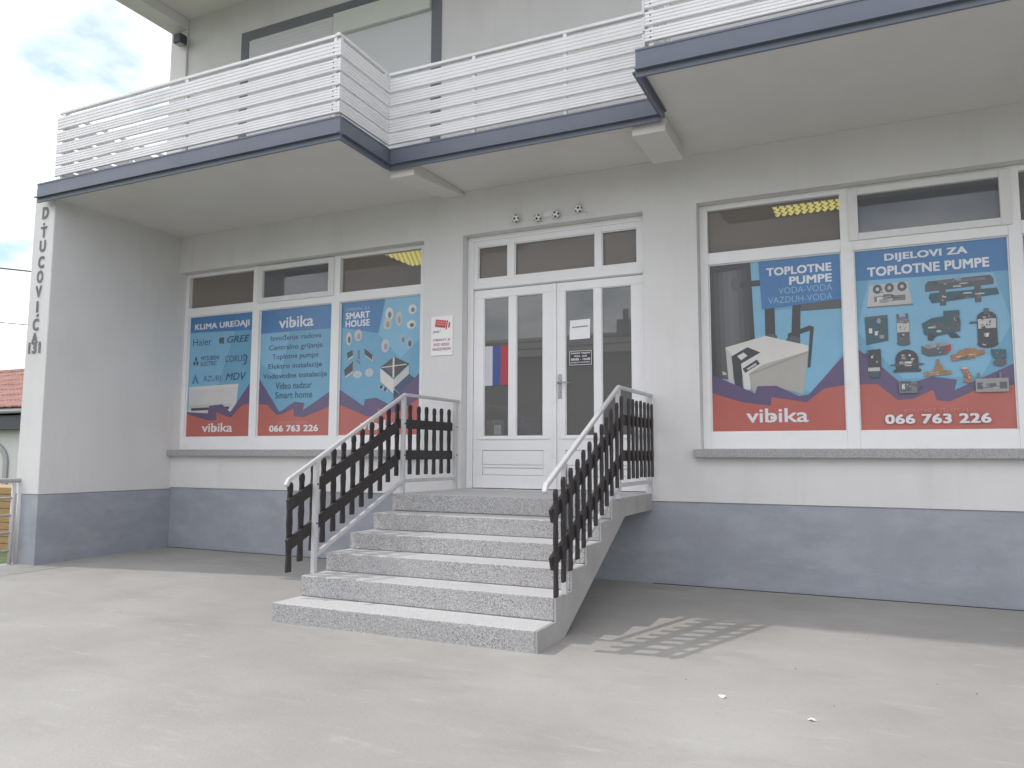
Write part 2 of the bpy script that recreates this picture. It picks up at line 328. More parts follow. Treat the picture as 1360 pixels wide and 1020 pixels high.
# balcony slab, beams, soffit
F1, F2, F3 = -1.98, -1.09, -1.96
B1, B2 = -0.56, 2.42
XE = 8.6
slab = MB(); slab.prism([(-5.07, -0.002), (-5.07, F1), (B1, F1), (B1 - 0.03, F2), (B2, F2), (B2, F3), (XE, F3), (XE, -0.002)], 2, 4.388, 4.53)
slab.build('balcony_slab', M['soffit'], B)
bm_ = MB()
bm_.add([(-0.60, -1.06, 4.245), (-0.30, -1.06, 4.245), (-0.26, -0.002, 4.34), (-0.52, -0.002, 4.34), (-0.60, -1.06, 4.386), (-0.30, -1.06, 4.386), (-0.26, -0.002, 4.386), (-0.52, -0.002, 4.386)], [(0, 3, 2, 1), (4, 5, 6, 7), (0, 1, 5, 4), (1, 2, 6, 5), (2, 3, 7, 6), (3, 0, 4, 7)])
bm_.build('balcony_beam', M['soffit'], B, 0.01)
bm_ = MB(); bm_.box(2.09, 2.405, -1.06, -0.30, 4.24, 4.386); bm_.build('balcony_beam', M['soffit'], B, 0.01)

def fascia(a, b, nrm):
    """sheet metal edge from a to b (x,y), outward normal nrm: top flashing, plate, drip lip, lower return"""
    a = Vector((*a, 0)); b = Vector((*b, 0)); nv = Vector((*nrm, 0))
    prof = [(-0.10, 4.548), (0.022, 4.548), (0.022, 4.532), (0.016, 4.532), (0.016, 4.388), (0.052, 4.378), (0.052, 4.364), (0.012, 4.370), (0.012, 4.316), (-0.012, 4.316), (-0.012, 4.376), (-0.03, 4.376), (-0.03, 4.532), (-0.10, 4.532)]
    n = len(prof); m_ = MB()
    vs = [tuple(a + nv * o + Vector((0, 0, z))) for o, z in prof] + [tuple(b + nv * o + Vector((0, 0, z))) for o, z in prof]
    fs = [(i, (i + 1) % n, (i + 1) % n + n, i + n) for i in range(n)] + [tuple(range(n)), tuple(range(2 * n - 1, n - 1, -1))]
    m_.add(vs, fs); o = m_.build('balcony_fascia', M['fascia'], B)
    return o
fascia((-5.07, F1 - 0.013), (B1 + 0.030, F1 - 0.013), (0, -1))
fascia((B1 + 0.013, F1), (B1 + 0.013 - 0.03, F2 - 0.05), (1, 0))
fascia((B1 - 0.02, F2 - 0.013), (B2 - 0.05, F2 - 0.013), (0, -1))
fascia((B2 - 0.013, F3), (B2 - 0.013, F2 - 0.05), (-1, 0))
fascia((B2 - 0.030, F3 - 0.013), (XE, F3 - 0.013), (0, -1))
# eave: soffit slab over the upper floor with a beam at its left end
ev = MB(); ev.box(-5.25, XE, -2.6, 0.25, 7.70, 7.95); ev.build('eave', M['soffit'], B, 0.01)
ev = MB(); ev.box(-5.25, -4.93, -2.6, -0.002, 7.532, 7.698); ev.build('eave_beam', M['plaster'], B, 0.01)
rb = MB(); rb.prism([(-2.6, 7.952), (10.0, 7.952), (3.7, 10.4)], 0, -5.4, XE); rb.build('roof', M['tile'], B)
# far walls of the block so the place is closed
bk = MB(); bk.box(-5.0, XR + 0.3, 8.7, 9.0, -0.3, 7.7); bk.build('back_wall', M['plaster'], B)
bk = MB(); bk.box(-5.25, -4.95, 0.302, 8.7, 4.552, 7.7); bk.box(8.0, 8.3, 0.302, 8.7, 4.552, 7.7); bk.build('upper_side_wall', M['plaster'], B)
# interior room
it = MB(); it.box(XL, XR, 0.302, 8.69, 0.70, 0.86); it.build('shop_floor', M['intfloor'], B)
it = MB(); it.box(XL, XR, 0.302, 8.69, 4.22, 4.40); it.build('shop_ceiling', M['interior'], B)
it = MB(); it.box(XL, XR, 5.0, 5.1, 0.862, 4.218); it.build('partition_wall', M['interior'], B)

# upstairs window with grey painted band, shutters
t = MB(); t.box(-3.874, -0.60, -0.012, -0.001, 7.08, 7.225); t.box(-3.874, -3.735, -0.012, -0.001, 4.55, 7.08); t.box(-0.742, -0.60, -0.012, -0.001, 4.55, 7.08)
t.build('window_surround', M['trim'], B)
W = MB(); W.box(-3.733, -2.252, -0.004, -0.001, 4.6, 7.078); UW = W.build('upper_window', M['shutter'], B)
for k in range(46):
    s_ = MB(); z = 4.62 + k * 0.0535; s_.box(-3.70, -2.27, -0.010, -0.005, z, z + 0.0522)
    if k == 0: meS = s_.mesh('shutter_slat', M['shutter'], 0.002)
    o = link('shutter_slat', meS, UW); o.location = (0, 0, k * 0.0535)
W = MB(); W.box(-2.225, -0.744, -0.004, -0.001, 4.6, 6.77); BD = W.build('balcony_door', M['shutter'], B)
q = MB(); q.box(-2.225, -0.744, -0.06, -0.001, 6.785, 7.078); q.build('shutter_box', M['shutter_box'], BD, 0.006)
q = MB(); q.box(-2.25, -2.227, -0.012, -0.001, 4.6, 7.078); q.build('mullion', M['sash'], BD)

# ------------------------------------------------------------------ windows
FY0, FY1, PY = 0.125, 0.205, 0.170
def pane(parent, x0, x1, z0, z1, m, y=PY, tilt=0.0):
    p = MB(); p.box(x0 - 0.006, x1 + 0.006, -0.003, 0.003, -0.006, z1 - z0 + 0.006)
    o = p.build('pane', m, parent); o.location = (0, y + 0.012, z0); o.rotation_euler = (tilt, 0, 0); return o
def beads(mb, x0, x1, z0, z1, y=0.148, w_=0.016):
    mb.box(x0, x0 + w_, y, PY, z0, z1); mb.box(x1 - w_, x1, y, PY, z0, z1); mb.box(x0 + w_, x1 - w_, y, PY, z0, z0 + w_); mb.box(x0 + w_, x1 - w_, y, PY, z1 - w_, z1)
def shop_window(xo0, xo1, zo0, zo1, cols, zpb, zpt, ztb, ztt, sash):
    f = MB()
    edges = [xo0] + [c for a in cols for c in a] + [xo1]
    for i in range(0, len(edges), 2): f.box(edges[i], edges[i + 1], FY0, FY1, zo0, zo1)
    for a, b in cols:
        f.box(a, b, FY0 + 0.002, FY1, zo0, zpb); f.box(a, b, FY0 + 0.002, FY1, zpt, ztb); f.box(a, b, FY0 + 0.002, FY1, ztt, zo1)
        beads(f, a - 0.001, b + 0.001, zpb - 0.001, zpt + 0.001, 0.150, 0.012)
    o = f.build('window', M['white'], B, 0.004)
    for i, (a, b) in enumerate(cols):
        pane(o, a, b, zpb, zpt, M['door_glass'], PY + 0.02)
        if i in sash:
            d = 0.052; s_ = MB(); y0, y1 = 0.105, FY0 - 0.001
            A, Bx, Z0, Z1 = a - 0.035, b + 0.035, ztb - 0.03, ztt + 0.03
            s_.box(A, A + d + .035, y0, y1 + 0.05, Z0, Z1); s_.box(Bx - d - .035, Bx, y0, y1 + 0.05, Z0, Z1)
            s_.box(A + d + .035, Bx - d - .035, y0, y1 + 0.05, Z0, Z0 + 0.068); s_.box(A + d + .035, Bx - d - .035, y0, y1 + 0.05, Z1 - 0.068, Z1)
            s_.build('vent_sash', M['sash'], o, 0.005)
            pane(o, a + 0.05, b - 0.05, ztb + 0.035, ztt - 0.035, M['sash_glass'], 0.135)
        else: pane(o, a, b, ztb, ztt, M['transom_glass'])
    return o
LC = [(-4.833, -3.623), (-3.501, -2.278), (-2.150, -0.929)]
RC = [(2.542, 3.803), (3.913, 5.172), (5.273, 6.42)]
wl = shop_window(-4.903, -0.812, 1.347, 3.863, LC, 1.518, 3.247, 3.368, 3.818, {1})
wr = shop_window(2.460, 6.478, 1.354, 3.873, RC, 1.518, 3.247, 3.368, 3.818, {1})
sm = MB(); sm.box(XL + 0.002, -0.765, -0.085, 0.122, 1.258, 1.343); sm.build('window_sill', M['granite'], B, 0.006)
sm = MB(); sm.box(2.40, 6.56, -0.085, 0.122, 1.267, 1.350); sm.build('window_sill', M['granite'], B, 0.006)

# ------------------------------------------------------------------ door
df = MB()
df.box(-0.272, -0.195, FY0, FY1, 0.902, 3.863); df.box(1.854, 1.891, FY0, FY1, 0.902, 3.863)
df.box(-0.195, 1.854, FY0 + 0.001, FY1, 3.222, 3.303); df.box(-0.195, 1.854, FY0 + 0.001, FY1, 3.807, 3.863)
GC = [(-0.146, 0.240), (0.331, 1.310), (1.390, 1.787)]
ed = [-0.195] + [c for a in GC for c in a] + [1.854]
for i in range(0, len(ed), 2): df.box(ed[i], ed[i + 1], FY0 + 0.012, FY1, 3.303, 3.807)
for a, b in GC:
    df.box(a, b, FY0 + 0.014, FY1, 3.303, 3.356); df.box(a, b, FY0 + 0.014, FY1, 3.742, 3.807); beads(df, a - .001, b + .001, 3.355, 3.743, 0.155, 0.012)
df.box(-0.195, 1.854, 0.105, FY0 - 0.001, 3.231, 3.253)
DF = df.build('door_frame', M['white'], B, 0.004)
for a, b in GC: pane(DF, a, b, 3.356, 3.742, M['transom_glass'])
def door_leaf(x0, x1, cols, mirror):
    d = MB(); y0, y1 = 0.140, 0.195
    zb, zt = 1.496, 3.120; z0, z1 = 0.909, 3.217
    e = [x0] + [c for a in cols for c in a] + [x1]
    for i in range(0, len(e), 2): d.box(e[i], e[i + 1], y0, y1, zb, zt)
    d.box(x0, x1, y0, y1, zt, z1)
    pa, pb = x0 + 0.12, x1 - 0.14
    d.box(x0, x1, y0, y1, z0, 1.056); d.box(x0, x1, y0, y1, 1.340, zb); d.box(x0, pa, y0, y1, 1.056, 1.340); d.box(pb, x1, y0, y1, 1.056, 1.340)
    d.box(pa, pb, y0 + 0.022, y1 - 0.005, 1.056, 1.340)
    for a, b in cols: beads(d, a - .001, b + .001, zb - .001, zt + .001, 0.153, 0.010)
    o = d.build('door', M['white'], B, 0.004)
    m_ = MB(); m_.box(pa + 0.004, pb - 0.004, y0 + 0.008, y0 + 0.021, 1.178, 1.335); m_.build('panel', M['white'], o, 0.004)
    m_ = MB(); m_.box(pa + 0.004, pb - 0.004, y0 + 0.002, y0 + 0.021, 1.142, 1.170); m_.build('moulding', M['white'], o, 0.004)
    m_ = MB(); m_.box(pa + 0.004, pb - 0.004, y0 + 0.010, y0 + 0.021, 1.061, 1.136); m_.build('panel', M['white'], o, 0.004)
    m_ = MB(); m_.box(x0 + 0.06, x1 - 0.06, y0 - 0.012, y0 - 0.001, 1.464, 1.484); m_.build('weather_bar', M['white'], o, 0.003)
    for a, b in cols: pane(o, a, b, zb, zt, M['door_glass'], 0.158)
    return o
d1 = door_leaf(-0.191, 0.833, [(-0.064, 0.259), (0.353, 0.686)], False)
d2 = door_leaf(0.838, 1.851, [(0.955, 1.293), (1.379, 1.719)], True)
q = MB(); q.box(0.815, 0.857, 0.118, 0.138, 0.911, 3.215); q.build('astragal', M['white'], d1, 0.004)
q = MB(); q.box(0.874, 0.918, 0.130, 0.1395, 1.911, 2.183); q.build('handle_plate', M['metal'], d2, 0.004)
q = MB(); q.tube([(0.896, 0.132, 2.082), (0.896, 0.082, 2.082)], 0.010); q.tube([(0.886, 0.082, 2.082), (0.955, 0.080, 2.085), (1.030, 0.086, 2.077)], [0.011, 0.010, 0.008]); q.build('handle', M['metal'], d2, 0, True)
q = MB(); q.tube([(0.896, 0.130, 1.982), (0.896, 0.120, 1.982)], 0.012); q.build('lock_cylinder', M['metal'], d2)

# ------------------------------------------------------------------ lamps in the shop
def ceiling_lamp(x0, x1, y0, y1, label):
    T = thing('ceiling_lamp', label, 'lamp', ((x0 + x1) / 2, (y0 + y1) / 2, 4.218), 'ceiling lamps inside the shop')
    cx, cy = (x0 + x1) / 2, (y0 + y1) / 2
    q = MB(); q.box(x0 - cx, x1 - cx, y0 - cy, y1 - cy, -0.06, -0.002); q.build('housing', M['sash'], T, 0.006)
    g = MB(); st_ = 0.075; nx_ = int((x1 - x0) / st_); ny_ = int((y1 - y0) / st_)
    for i in range(nx_):
        for j in range(ny_):
            ox = (st_ / 2 if j % 2 else 0)
            X0 = x0 - cx + i * st_ + ox * 0.6 + 0.01; Y0 = y0 - cy + j * st_ + 0.01; s_ = 0.050
            g.add([(X0, Y0, -0.061), (X0 + s_, Y0, -0.061), (X0 + s_, Y0 + s_, -0.061), (X0, Y0 + s_, -0.061), (X0 + s_ / 2, Y0 + s_ / 2, -0.088)], [(0, 1, 4), (1, 2, 4), (2, 3, 4), (3, 0, 4)])
    o = g.build('diffuser', M['lamp_glow'], T); o['kind'] = 'stuff'
ceiling_lamp(-2.25, -1.05, 1.2, 2.0, 'yellow glowing ceiling lamp seen through the top pane of the left window')
ceiling_lamp(3.05, 3.83, 1.35, 1.75, 'yellow glowing ceiling lamp seen through the top pane of the right window')

# ------------------------------------------------------------------ entrance steps
yf = [-2.978, -2.646, -2.328, -1.994, -1.639, -1.331]; sz = [0.121, 0.285, 0.437, 0.578, 0.731, 0.900]
ST = thing('entrance_steps', 'grey speckled terrazzo entrance steps rising to the white double door', 'steps', (0.82, -1.5, 0))
def rel(o, T):
    o.data.transform(Matrix.Translation(-T.location)); return o
SX0, SX1 = -0.31, 1.938
for i in range(6):
    zb = (-0.06 if i == 0 else sz[i - 1]); yb = (yf[i + 1] if i < 5 else 0.010)
    if i == 5: zb = 0.737
    s_ = MB(); s_.box(SX0, SX1, yf[i], yb, zb + (0.001 if i else 0), sz[i])
    if i == 4: pass
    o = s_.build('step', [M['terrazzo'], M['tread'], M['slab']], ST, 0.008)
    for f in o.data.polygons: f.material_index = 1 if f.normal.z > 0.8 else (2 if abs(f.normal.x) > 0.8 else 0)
    rel(o, ST)
P = [(-2.644, -0.06), (-2.644, 0.120), (-2.326, 0.120), (-2.326, 0.284), (-1.992, 0.284), (-1.992, 0.436), (-1.637, 0.436), (-1.637, 0.577), (-1.329, 0.577), (-1.329, 0.735), (-0.96, 0.735), (-0.985, 0.722), (-2.47, -0.02), (-2.47, -0.06)]
s_ = MB(); s_.prism(P, 0, SX0 + 0.006, SX1 - 0.006); rel(s_.build('stair_slab', M['slab'], ST), ST)
Q = []
for i in range(6):
    Q += [(yf[i] + .003, -0.06 if i == 0 else sz[i - 1] - .003), (yf[i] + .003, sz[i] - .003)]
Q += [(0.010, sz[5] - .003), (0.010, 0.735), (-0.955, 0.735), (-0.985, 0.720), (-2.475, -0.02), (-2.475, -0.06)]
for a, b in ((SX1 + .001, SX1 + .017),):
    s_ = MB(); s_.prism(Q, 0, a, b); rel(s_.build('side_face', M['slab'], ST), ST)

# ------------------------------------------------------------------ stair railings
def picket_mesh(L):
    """dark stained picket: rounded head, slim neck, gently waved edges"""
    half = [(0.0, 0.0290), (0.06, 0.0313), (0.18, 0.0261), (0.30, 0.0319), (0.42, 0.0267), (0.55, 0.0325), (0.66, 0.0267), (0.76, 0.0325), (0.84, 0.0249), (0.885, 0.0238), (0.93, 0.0307), (0.965, 0.0296), (0.985, 0.0220), (1.0, 0.0093)]
    pts = [(hw, t_ * L) for t_, hw in half] + [(-hw, t_ * L) for t_, hw in reversed(half)]
    m_ = MB(); m_.prism(pts, 0, -0.009, 0.009); return m_.mesh('picket', M['picket'], 0.003)
PKS = picket_mesh(0.735); PKF = picket_mesh(0.728)
def railing(x, sgn, label, flat_n, dy, f0, f1):
    """x: centre line of the steel frame, sgn: side on which the wooden fence is screwed (-1 left, +1 right)"""
    T = thing('stair_railing', label, 'railing', (x, -1.4, 0), None)
    def L_(p): return (p[0], p[1] + 1.4, p[2])
    def bld(mb, name, m, bev=0.004, sm=False):
        mb.v = [(a, b + 1.4, c) for a, b, c in mb.v]; return mb.build(name, m, T, bev, sm)
    h = MB(); h.bar((0, -2.83, 1.075), (0, -1.150, 1.888), 0.036, 0.034); bld(h, 'handrail', M['steel'], 0.010)
    h = MB(); h.bar((0, -1.1495, 1.896), (0, -0.002, 1.900), 0.036, 0.034); bld(h, 'handrail', M['steel'], 0.010)
    h = MB(); h.bar((0, -2.826, 1.083), (0, -2.862, 1.025), 0.034, 0.032, up=(0, -1, 0.4)); bld(h, 'handrail_end', M['steel'], 0.008)
    for y, z0, z1 in ((-2.49, 0.284, 1.222), (-1.15, 0.899, 1.872), (-0.070, 0.899, 1.878)):
        p = MB(); p.box(-0.02, 0.02, y - 0.02, y + 0.02, z0, z1); bld(p, 'post', M['steel'], 0.004)
    p = MB(); p.bar((0, -2.472, 0.435), (0, -1.168, 1.010), 0.035, 0.035); bld(p, 'bottom_rail', M['steel'], 0.004)
    p = MB(); p.bar((0, -1.132, 1.020), (0, -0.088, 1.020), 0.035, 0.035); bld(p, 'bottom_rail', M['steel'], 0.004)
    xp = sgn * 0.034; xk = sgn * 0.0545
    for (ya, za), (yb, zb) in (((-2.86 + dy, 0.862), (-1.21, 1.573)), ((-2.86 + dy, 0.540), (-1.21, 1.243))):
        p = MB(); p.bar((xp, ya, za), (xp, yb, zb), 0.024, 0.098); bld(p, 'plank', M['picket'], 0.004)
    for z in (1.600, 1.280):
        p = MB(); p.bar((xp, -1.19, z), (xp, -0.095, z + 0.004), 0.024, 0.096); bld(p, 'plank', M['picket'], 0.004)
    for k in range(12):
        y = -2.822 + dy + k * 0.1418 + random.uniform(-.008, .008)
        o = link('picket', PKS, T); o.location = (xk, y + 1.4, 0.322 + k * 0.0683 + random.uniform(-.008, .008)); o.rotation_euler = (random.uniform(-.014, .014), 0, 0)
    for k in range(flat_n):
        y = f0 + k * ((f1 - f0) / (flat_n - 1)) + random.uniform(-.006, .006)
        o = link('picket', PKF, T); o.location = (xk, y + 1.4, 1.075 + random.uniform(-.006, .006)); o.rotation_euler = (random.uniform(-.012, .012), 0, 0)
    for y, z in ((-2.49, 1.03), (-2.49, 0.70), (-1.15, 1.60), (-1.15, 1.28), (-0.07, 1.60), (-0.07, 1.28)):
        q = MB(); q.tube([(sgn * -0.026, y, z), (sgn * -0.020, y, z)], 0.008, 8); bld(q, 'bolt', M['black'], 0)
    return T
railing(-0.31 + 0.0, -1, 'left stair railing with dark wooden pickets below the left window', 6, 0.072, -0.935, -0.125)
railing(1.955 + 0.005, 1, 'right stair railing with dark wooden pickets casting its shadow on the concrete', 7, 0.03, -1.02, -0.19)

# ------------------------------------------------------------------ balcony railing
BR = thing('balcony_railing', 'white slatted balcony railing running round the stepped balcony edge', 'railing', (0, -1.5, 4.548))
def br(mb, name, m, bev=0.0):
    mb.v = [(a, b + 1.5, c - 4.548) for a, b, c in mb.v]; return mb.build(name, m, BR, bev)
ZS = [4.602, 4.738, 4.886, 5.031, 5.185]
HS = [0.112, 0.120, 0.118, 0.121, 0.155]
def slat_run(a, b, nrm, z, h=0.113):
    """one grooved white board from a to b, outward normal nrm"""
    a = Vector((*a, 0)); b = Vector((*b, 0)); nv = Vector((*nrm, 0)); a = a.copy(); prof = [(0, 0)]
    for i in range(4):
        z0 = h * i / 4; z1 = h * (i + 1) / 4
        prof += [(0.016, z0 + 0.002), (0.022, z0 + 0.007), (0.022, z1 - 0.007), (0.016, z1 - 0.002)]
    prof += [(0, h)]
    n = len(prof); jit = random.uniform(-.003, .003); m_ = MB()
    vs = [tuple(a + nv * o + Vector((0, 0, z + q + jit))) for o, q in prof] + [tuple(b + nv * o + Vector((0, 0, z + q - jit))) for o, q in prof]
    fs = [(i, (i + 1) % n, (i + 1) % n + n, i + n) for i in range(n)] + [tuple(range(n)), tuple(range(2 * n - 1, n - 1, -1))]
    m_.add(vs, fs); br(m_, 'slat', M['slat'])
def rail_run(a, b, nrm, posts, z0=4.548, top=5.388, screws=()):
    av, bv = Vector((*a, 0)), Vector((*b, 0)); nv = Vector((*nrm, 0)); d = (bv - av)
    for z, h_ in zip(ZS, HS): slat_run(a, b, nrm, z, h_)
    h = MB(); e = d.normalized() * 0.0
    h.bar(av - nv * 0.02 + e + Vector((0, 0, top + 0.016)), bv - nv * 0.02 - e + Vector((0, 0, top + 0.016)), 0.05, 0.032); br(h, 'handrail', M['slat'], 0.008)
    for t_ in posts:
        p = av + d * t_ - nv * 0.0205; q = MB(); q.box(p.x - 0.0195, p.x + 0.0195, p.y - 0.0195, p.y + 0.0195, z0, top - 0.001); br(q, 'post', M['slat'], 0.003)
    for t_ in screws:
        for z in ZS:
            for zz_ in (0.035, 0.085):
                p = av + d * t_ + nv * 0.021; q = MB(); q.tube([p + Vector((0, 0, z + zz_)), p + nv * 0.004 + Vector((0, 0, z + zz_))], 0.006, 6); br(q, 'screw', M['black'])
YR1, YR2, YR3 = -1.965, -1.085, -1.945
rail_run((-4.80, YR1), (B1 - 0.024, YR1), (0, -1), (0.02, 0.505, 0.985), screws=(0.985,))
rail_run((B1 - 0.023, YR1 - 0.022), (B1 - 0.05, YR2 - 0.024), (1, 0), (0.06, 0.95))
rail_run((B1 - 0.05, YR2), (B2 + 0.02, YR2), (0, -1), (0.34, 0.67, 0.985))
rail_run((B2 + 0.045, YR3), (8.3, YR3), (0, -1), (0.008, 0.34, 0.68, 0.99), screws=(0.008,))
rail_run((B2 + 0.025, YR2 - 0.025), (B2 + 0.025, YR3 + 0.045), (-1, 0), (0.05, 0.9))
rail_run((-4.78, YR1 + 0.048), (-4.78, -0.07), (-1, 0), (0.03, 0.5, 0.97))

# wall lamp under the eave
T = thing('wall_lamp', 'small dark grey wall lamp under the eave at the top left corner', 'lamp', (-4.955, -0.036, 7.33))
q = MB(); q.box(-0.035, 0.035, -0.03, 0.0, -0.035, 0.035); q.build('bracket', M['lampgrey'], T, 0.006)
q = MB(); q.box(-0.075, 0.075, -0.16, -0.031, -0.07, 0.065); q.build('lamp_head', M['lampgrey'], T, 0.018)
q = MB(); q.box(-0.05, 0.05, -0.135, -0.055, -0.074, -0.0705); q.build('lens', M['gutter'], T)

# ------------------------------------------------------------------ posters
C_BODY = ink(0.135, 0.36, 0.53); C_HEAD = ink(0.052, 0.190, 0.42); C_PUR = ink(0.11, 0.080, 0.175); C_RED = ink(0.46, 0.115, 0.090)
C_WHITE = ink(0.72, 0.74, 0.77); C_PALE = ink(0.30, 0.50, 0.66); C_NAVY = ink(0.035, 0.075, 0.16); C_LIGHT = ink(0.20, 0.44, 0.62); C_PINK = ink(0.62, 0.25, 0.23)
G1 = ink(0.045, 0.05, 0.058); G2 = ink(0.09, 0.10, 0.11); G3 = ink(0.17, 0.18, 0.19); G4 = ink(0.30, 0.31, 0.31); G5 = ink(0.50, 0.50, 0.48); G6 = ink(0.64, 0.63, 0.60)
TEAL = ink(0.035, 0.10, 0.125); COPPER = ink(0.36, 0.15, 0.07); BRASS = ink(0.32, 0.19, 0.07); REDD = ink(0.35, 0.04, 0.03); MAUVE = ink(0.20, 0.17, 0.24)
class Poster:
    def __init__(s, x0, x1, z0, z1, label):
        s.x0, s.x1, s.z0, s.z1 = x0, x1, z0, z1; s.w = x1 - x0; s.h = z1 - z0; s.y = 0.166; s.n = 0
        s.T = thing('window_poster', label, 'poster', ((x0 + x1) / 2, 0.0, z0), 'posters filling the shop windows')
        q = MB(); q.box(x0, x1, 0.1665, 0.1695, z0, z1); s.fin(q, 'sheet', C_BODY)
    def pt(s, u, t_): return (s.x0 + u * s.w, s.z1 - t_ * s.h)
    def lay(s): s.n += 1; return s.y - 0.0003 * min(s.n, 8) - 0.00007 * max(s.n - 8, 0)
    def fin(s, mb, name, m):
        mb.v = [(a - s.T.location.x, b, c - s.z0) for a, b, c in mb.v]; return mb.build(name, m, s.T)
    def shape(s, name, m, *polys):
        mb = MB(); ms = m if isinstance(m, list) else [m]
        for pl_ in polys:
            k = 0
            if isinstance(pl_, tuple) and isinstance(pl_[0], int): k, pl_ = pl_
            y = s.lay(); mb.poly([(s.pt(u, t_)[0], y, s.pt(u, t_)[1]) for u, t_ in pl_], k)
        return s.fin(mb, name, ms)
    def text(s, txt, u0, u1, t0, t1, m, bold=0.02, shear=0.0, spacing=1.0):
        a = s.pt(u0, t1); b = s.pt(u1, t0); vs, fs = text_shape(txt, bold, spacing, shear=shear); y = s.lay(); s.n += 0
        ax = min(v[0] for v in vs); bx = max(v[0] for v in vs); ay = min(v[1] for v in vs); by = max(v[1] for v in vs)
        mb = MB(); mb.add([(a[0] + (v[0] - ax) / (bx - ax) * (b[0] - a[0]), y - v[2] * LAY, a[1] + (v[1] - ay) / (by - ay) * (b[1] - a[1])) for v in vs], fs)
        return s.fin(mb, 'lettering', m)
    def logo(s, u0, u1, t0, t1):
        s.text('vibika', u0, u1, t0, t1, C_WHITE, 0.012, 0, 0.96)
        uc = u0 + (u1 - u0) * 0.432; tc_ = t0 + (t1 - t0) * 0.66; du = 0.016; dt = 0.013
        s.shape('logo_triangle', C_WHITE, [(uc - du, tc_ - dt), (uc + du, tc_), (uc - du, tc_ + dt)])
def rc(u0, u1, t0, t1): return [(u0, t0), (u1, t0), (u1, t1), (u0, t1)]
def el(u, t_, ru, rt, n=14): return [(u + ru * math.cos(2 * math.pi * i / n), t_ + rt * math.sin(2 * math.pi * i / n)) for i in range(n)]
def bands(p, upper, lower):
    p.shape('purple_band', C_PUR, upper + [(1, 1), (0, 1)]); p.shape('red_band', C_RED, lower + [(1, 1), (0, 1)])

# A: air conditioners
p = Poster(-4.833, -3.623, 1.518, 3.247, 'blue and red air conditioner poster with six brand names, leftmost in the left window')
p.shape('header_band', C_HEAD, [(0, 0), (1, 0), (1, .15), (0, .13)]); p.shape('pale_patch', C_LIGHT, [(0, .135), (.72, .145), (.46, .62), (0, .66)])
p.text('KLIMA UREĐAJI', .08, .93, .060, .125, C_WHITE, .03)
p.text('Haier', .06, .36, .185, .245, C_NAVY, .0); p.shape('logo_mark', G2, el(.50, .215, .028, .026), rc(.525, .55, .19, .245)); p.text('GREE', .60, .94, .185, .24, C_NAVY, .015, .25)
p.shape('logo_mark', C_NAVY, [(.12, .33), (.14, .355), (.12, .38), (.10, .355)], [(.095, .365), (.115, .39), (.095, .415), (.075, .39)], [(.145, .365), (.165, .39), (.145, .415), (.125, .39)])
p.text('MITSUBISHI', .20, .48, .335, .370, C_NAVY, .005); p.text('ELECTRIC', .20, .45, .380, .415, C_NAVY, .005); p.text('CORUS', .58, .88, .345, .395, C_NAVY, -.005); p.shape('logo_mark', C_NAVY, [(.86, .33), (.92, .36), (.90, .42), (.84, .43), (.885, .41), (.90, .37)])
p.shape('logo_mark', C_HEAD, [(.12, .475), (.18, .56), (.15, .56), (.12, .515), (.10, .56), (.07, .56)]); p.text('AZURI', .25, .52, .500, .545, C_NAVY, -.008); p.text('MDV', .60, .91, .485, .545, C_NAVY, .005, .25)
p.shape('air_conditioner', [G6, G5, G1, ink(.58, .58, .57)], (3, [(.03, .585), (.80, .575), (.77, .80), (.03, .82)]), (0, [(.03, .585), (.80, .575), (.795, .60), (.03, .61)]), (1, [(.05, .735), (.70, .73), (.70, .755), (.05, .76)]), (2, [(.07, .760), (.67, .755), (.67, .775), (.08, .782)]))
bands(p, [(0, .79), (.34, .805), (.36, .745), (.56, .735), (.69, .80), (1, .55)], [(0, .805), (.37, .865), (.48, .86), (.48, .80), (.70, .845), (.87, .745), (1, .735)])
p.logo(.26, .73, .885, .958)
# B: list of services
p = Poster(-3.501, -2.278, 1.518, 3.247, 'blue and red services poster with seven centred lines, middle of the left window')
p.shape('header_band', C_HEAD, [(0, 0), (1, 0), (1, .19), (0, .185)]); p.shape('pale_patch', C_LIGHT, [(0, .19), (.42, .19), (.30, .55), (0, .42)])
p.logo(.26, .74, .07, .158)
for txt, u0, u1, t_ in [('Izvođenje radova', .15, .85, .235), ('Centralno grijanje', .13, .87, .31), ('Toplotne pumpe', .18, .82, .383), ('Elektro instalacije', .13, .87, .458), ('Vodovodne instalacije', .06, .94, .533), ('Video nadzor', .24, .74, .606), ('Smart home', .24, .75, .678)]:
    p.text(txt, u0, u1, t_ - .024, t_ + .028, C_NAVY, .008)
bands(p, [(0, .54), (.30, .805), (.34, .80), (.51, .735), (.645, .745), (.63, .80), (1, .66)], [(0, .745), (.13, .75), (.27, .835), (.36, .825), (.50, .785), (.51, .845), (.64, .855), (1, .775)])
p.text('KONTAKT TELEFON', .30, .70, .884, .902, C_PINK, -.005); p.text('066 763 226', .17, .84, .912, .962, C_WHITE, .035)
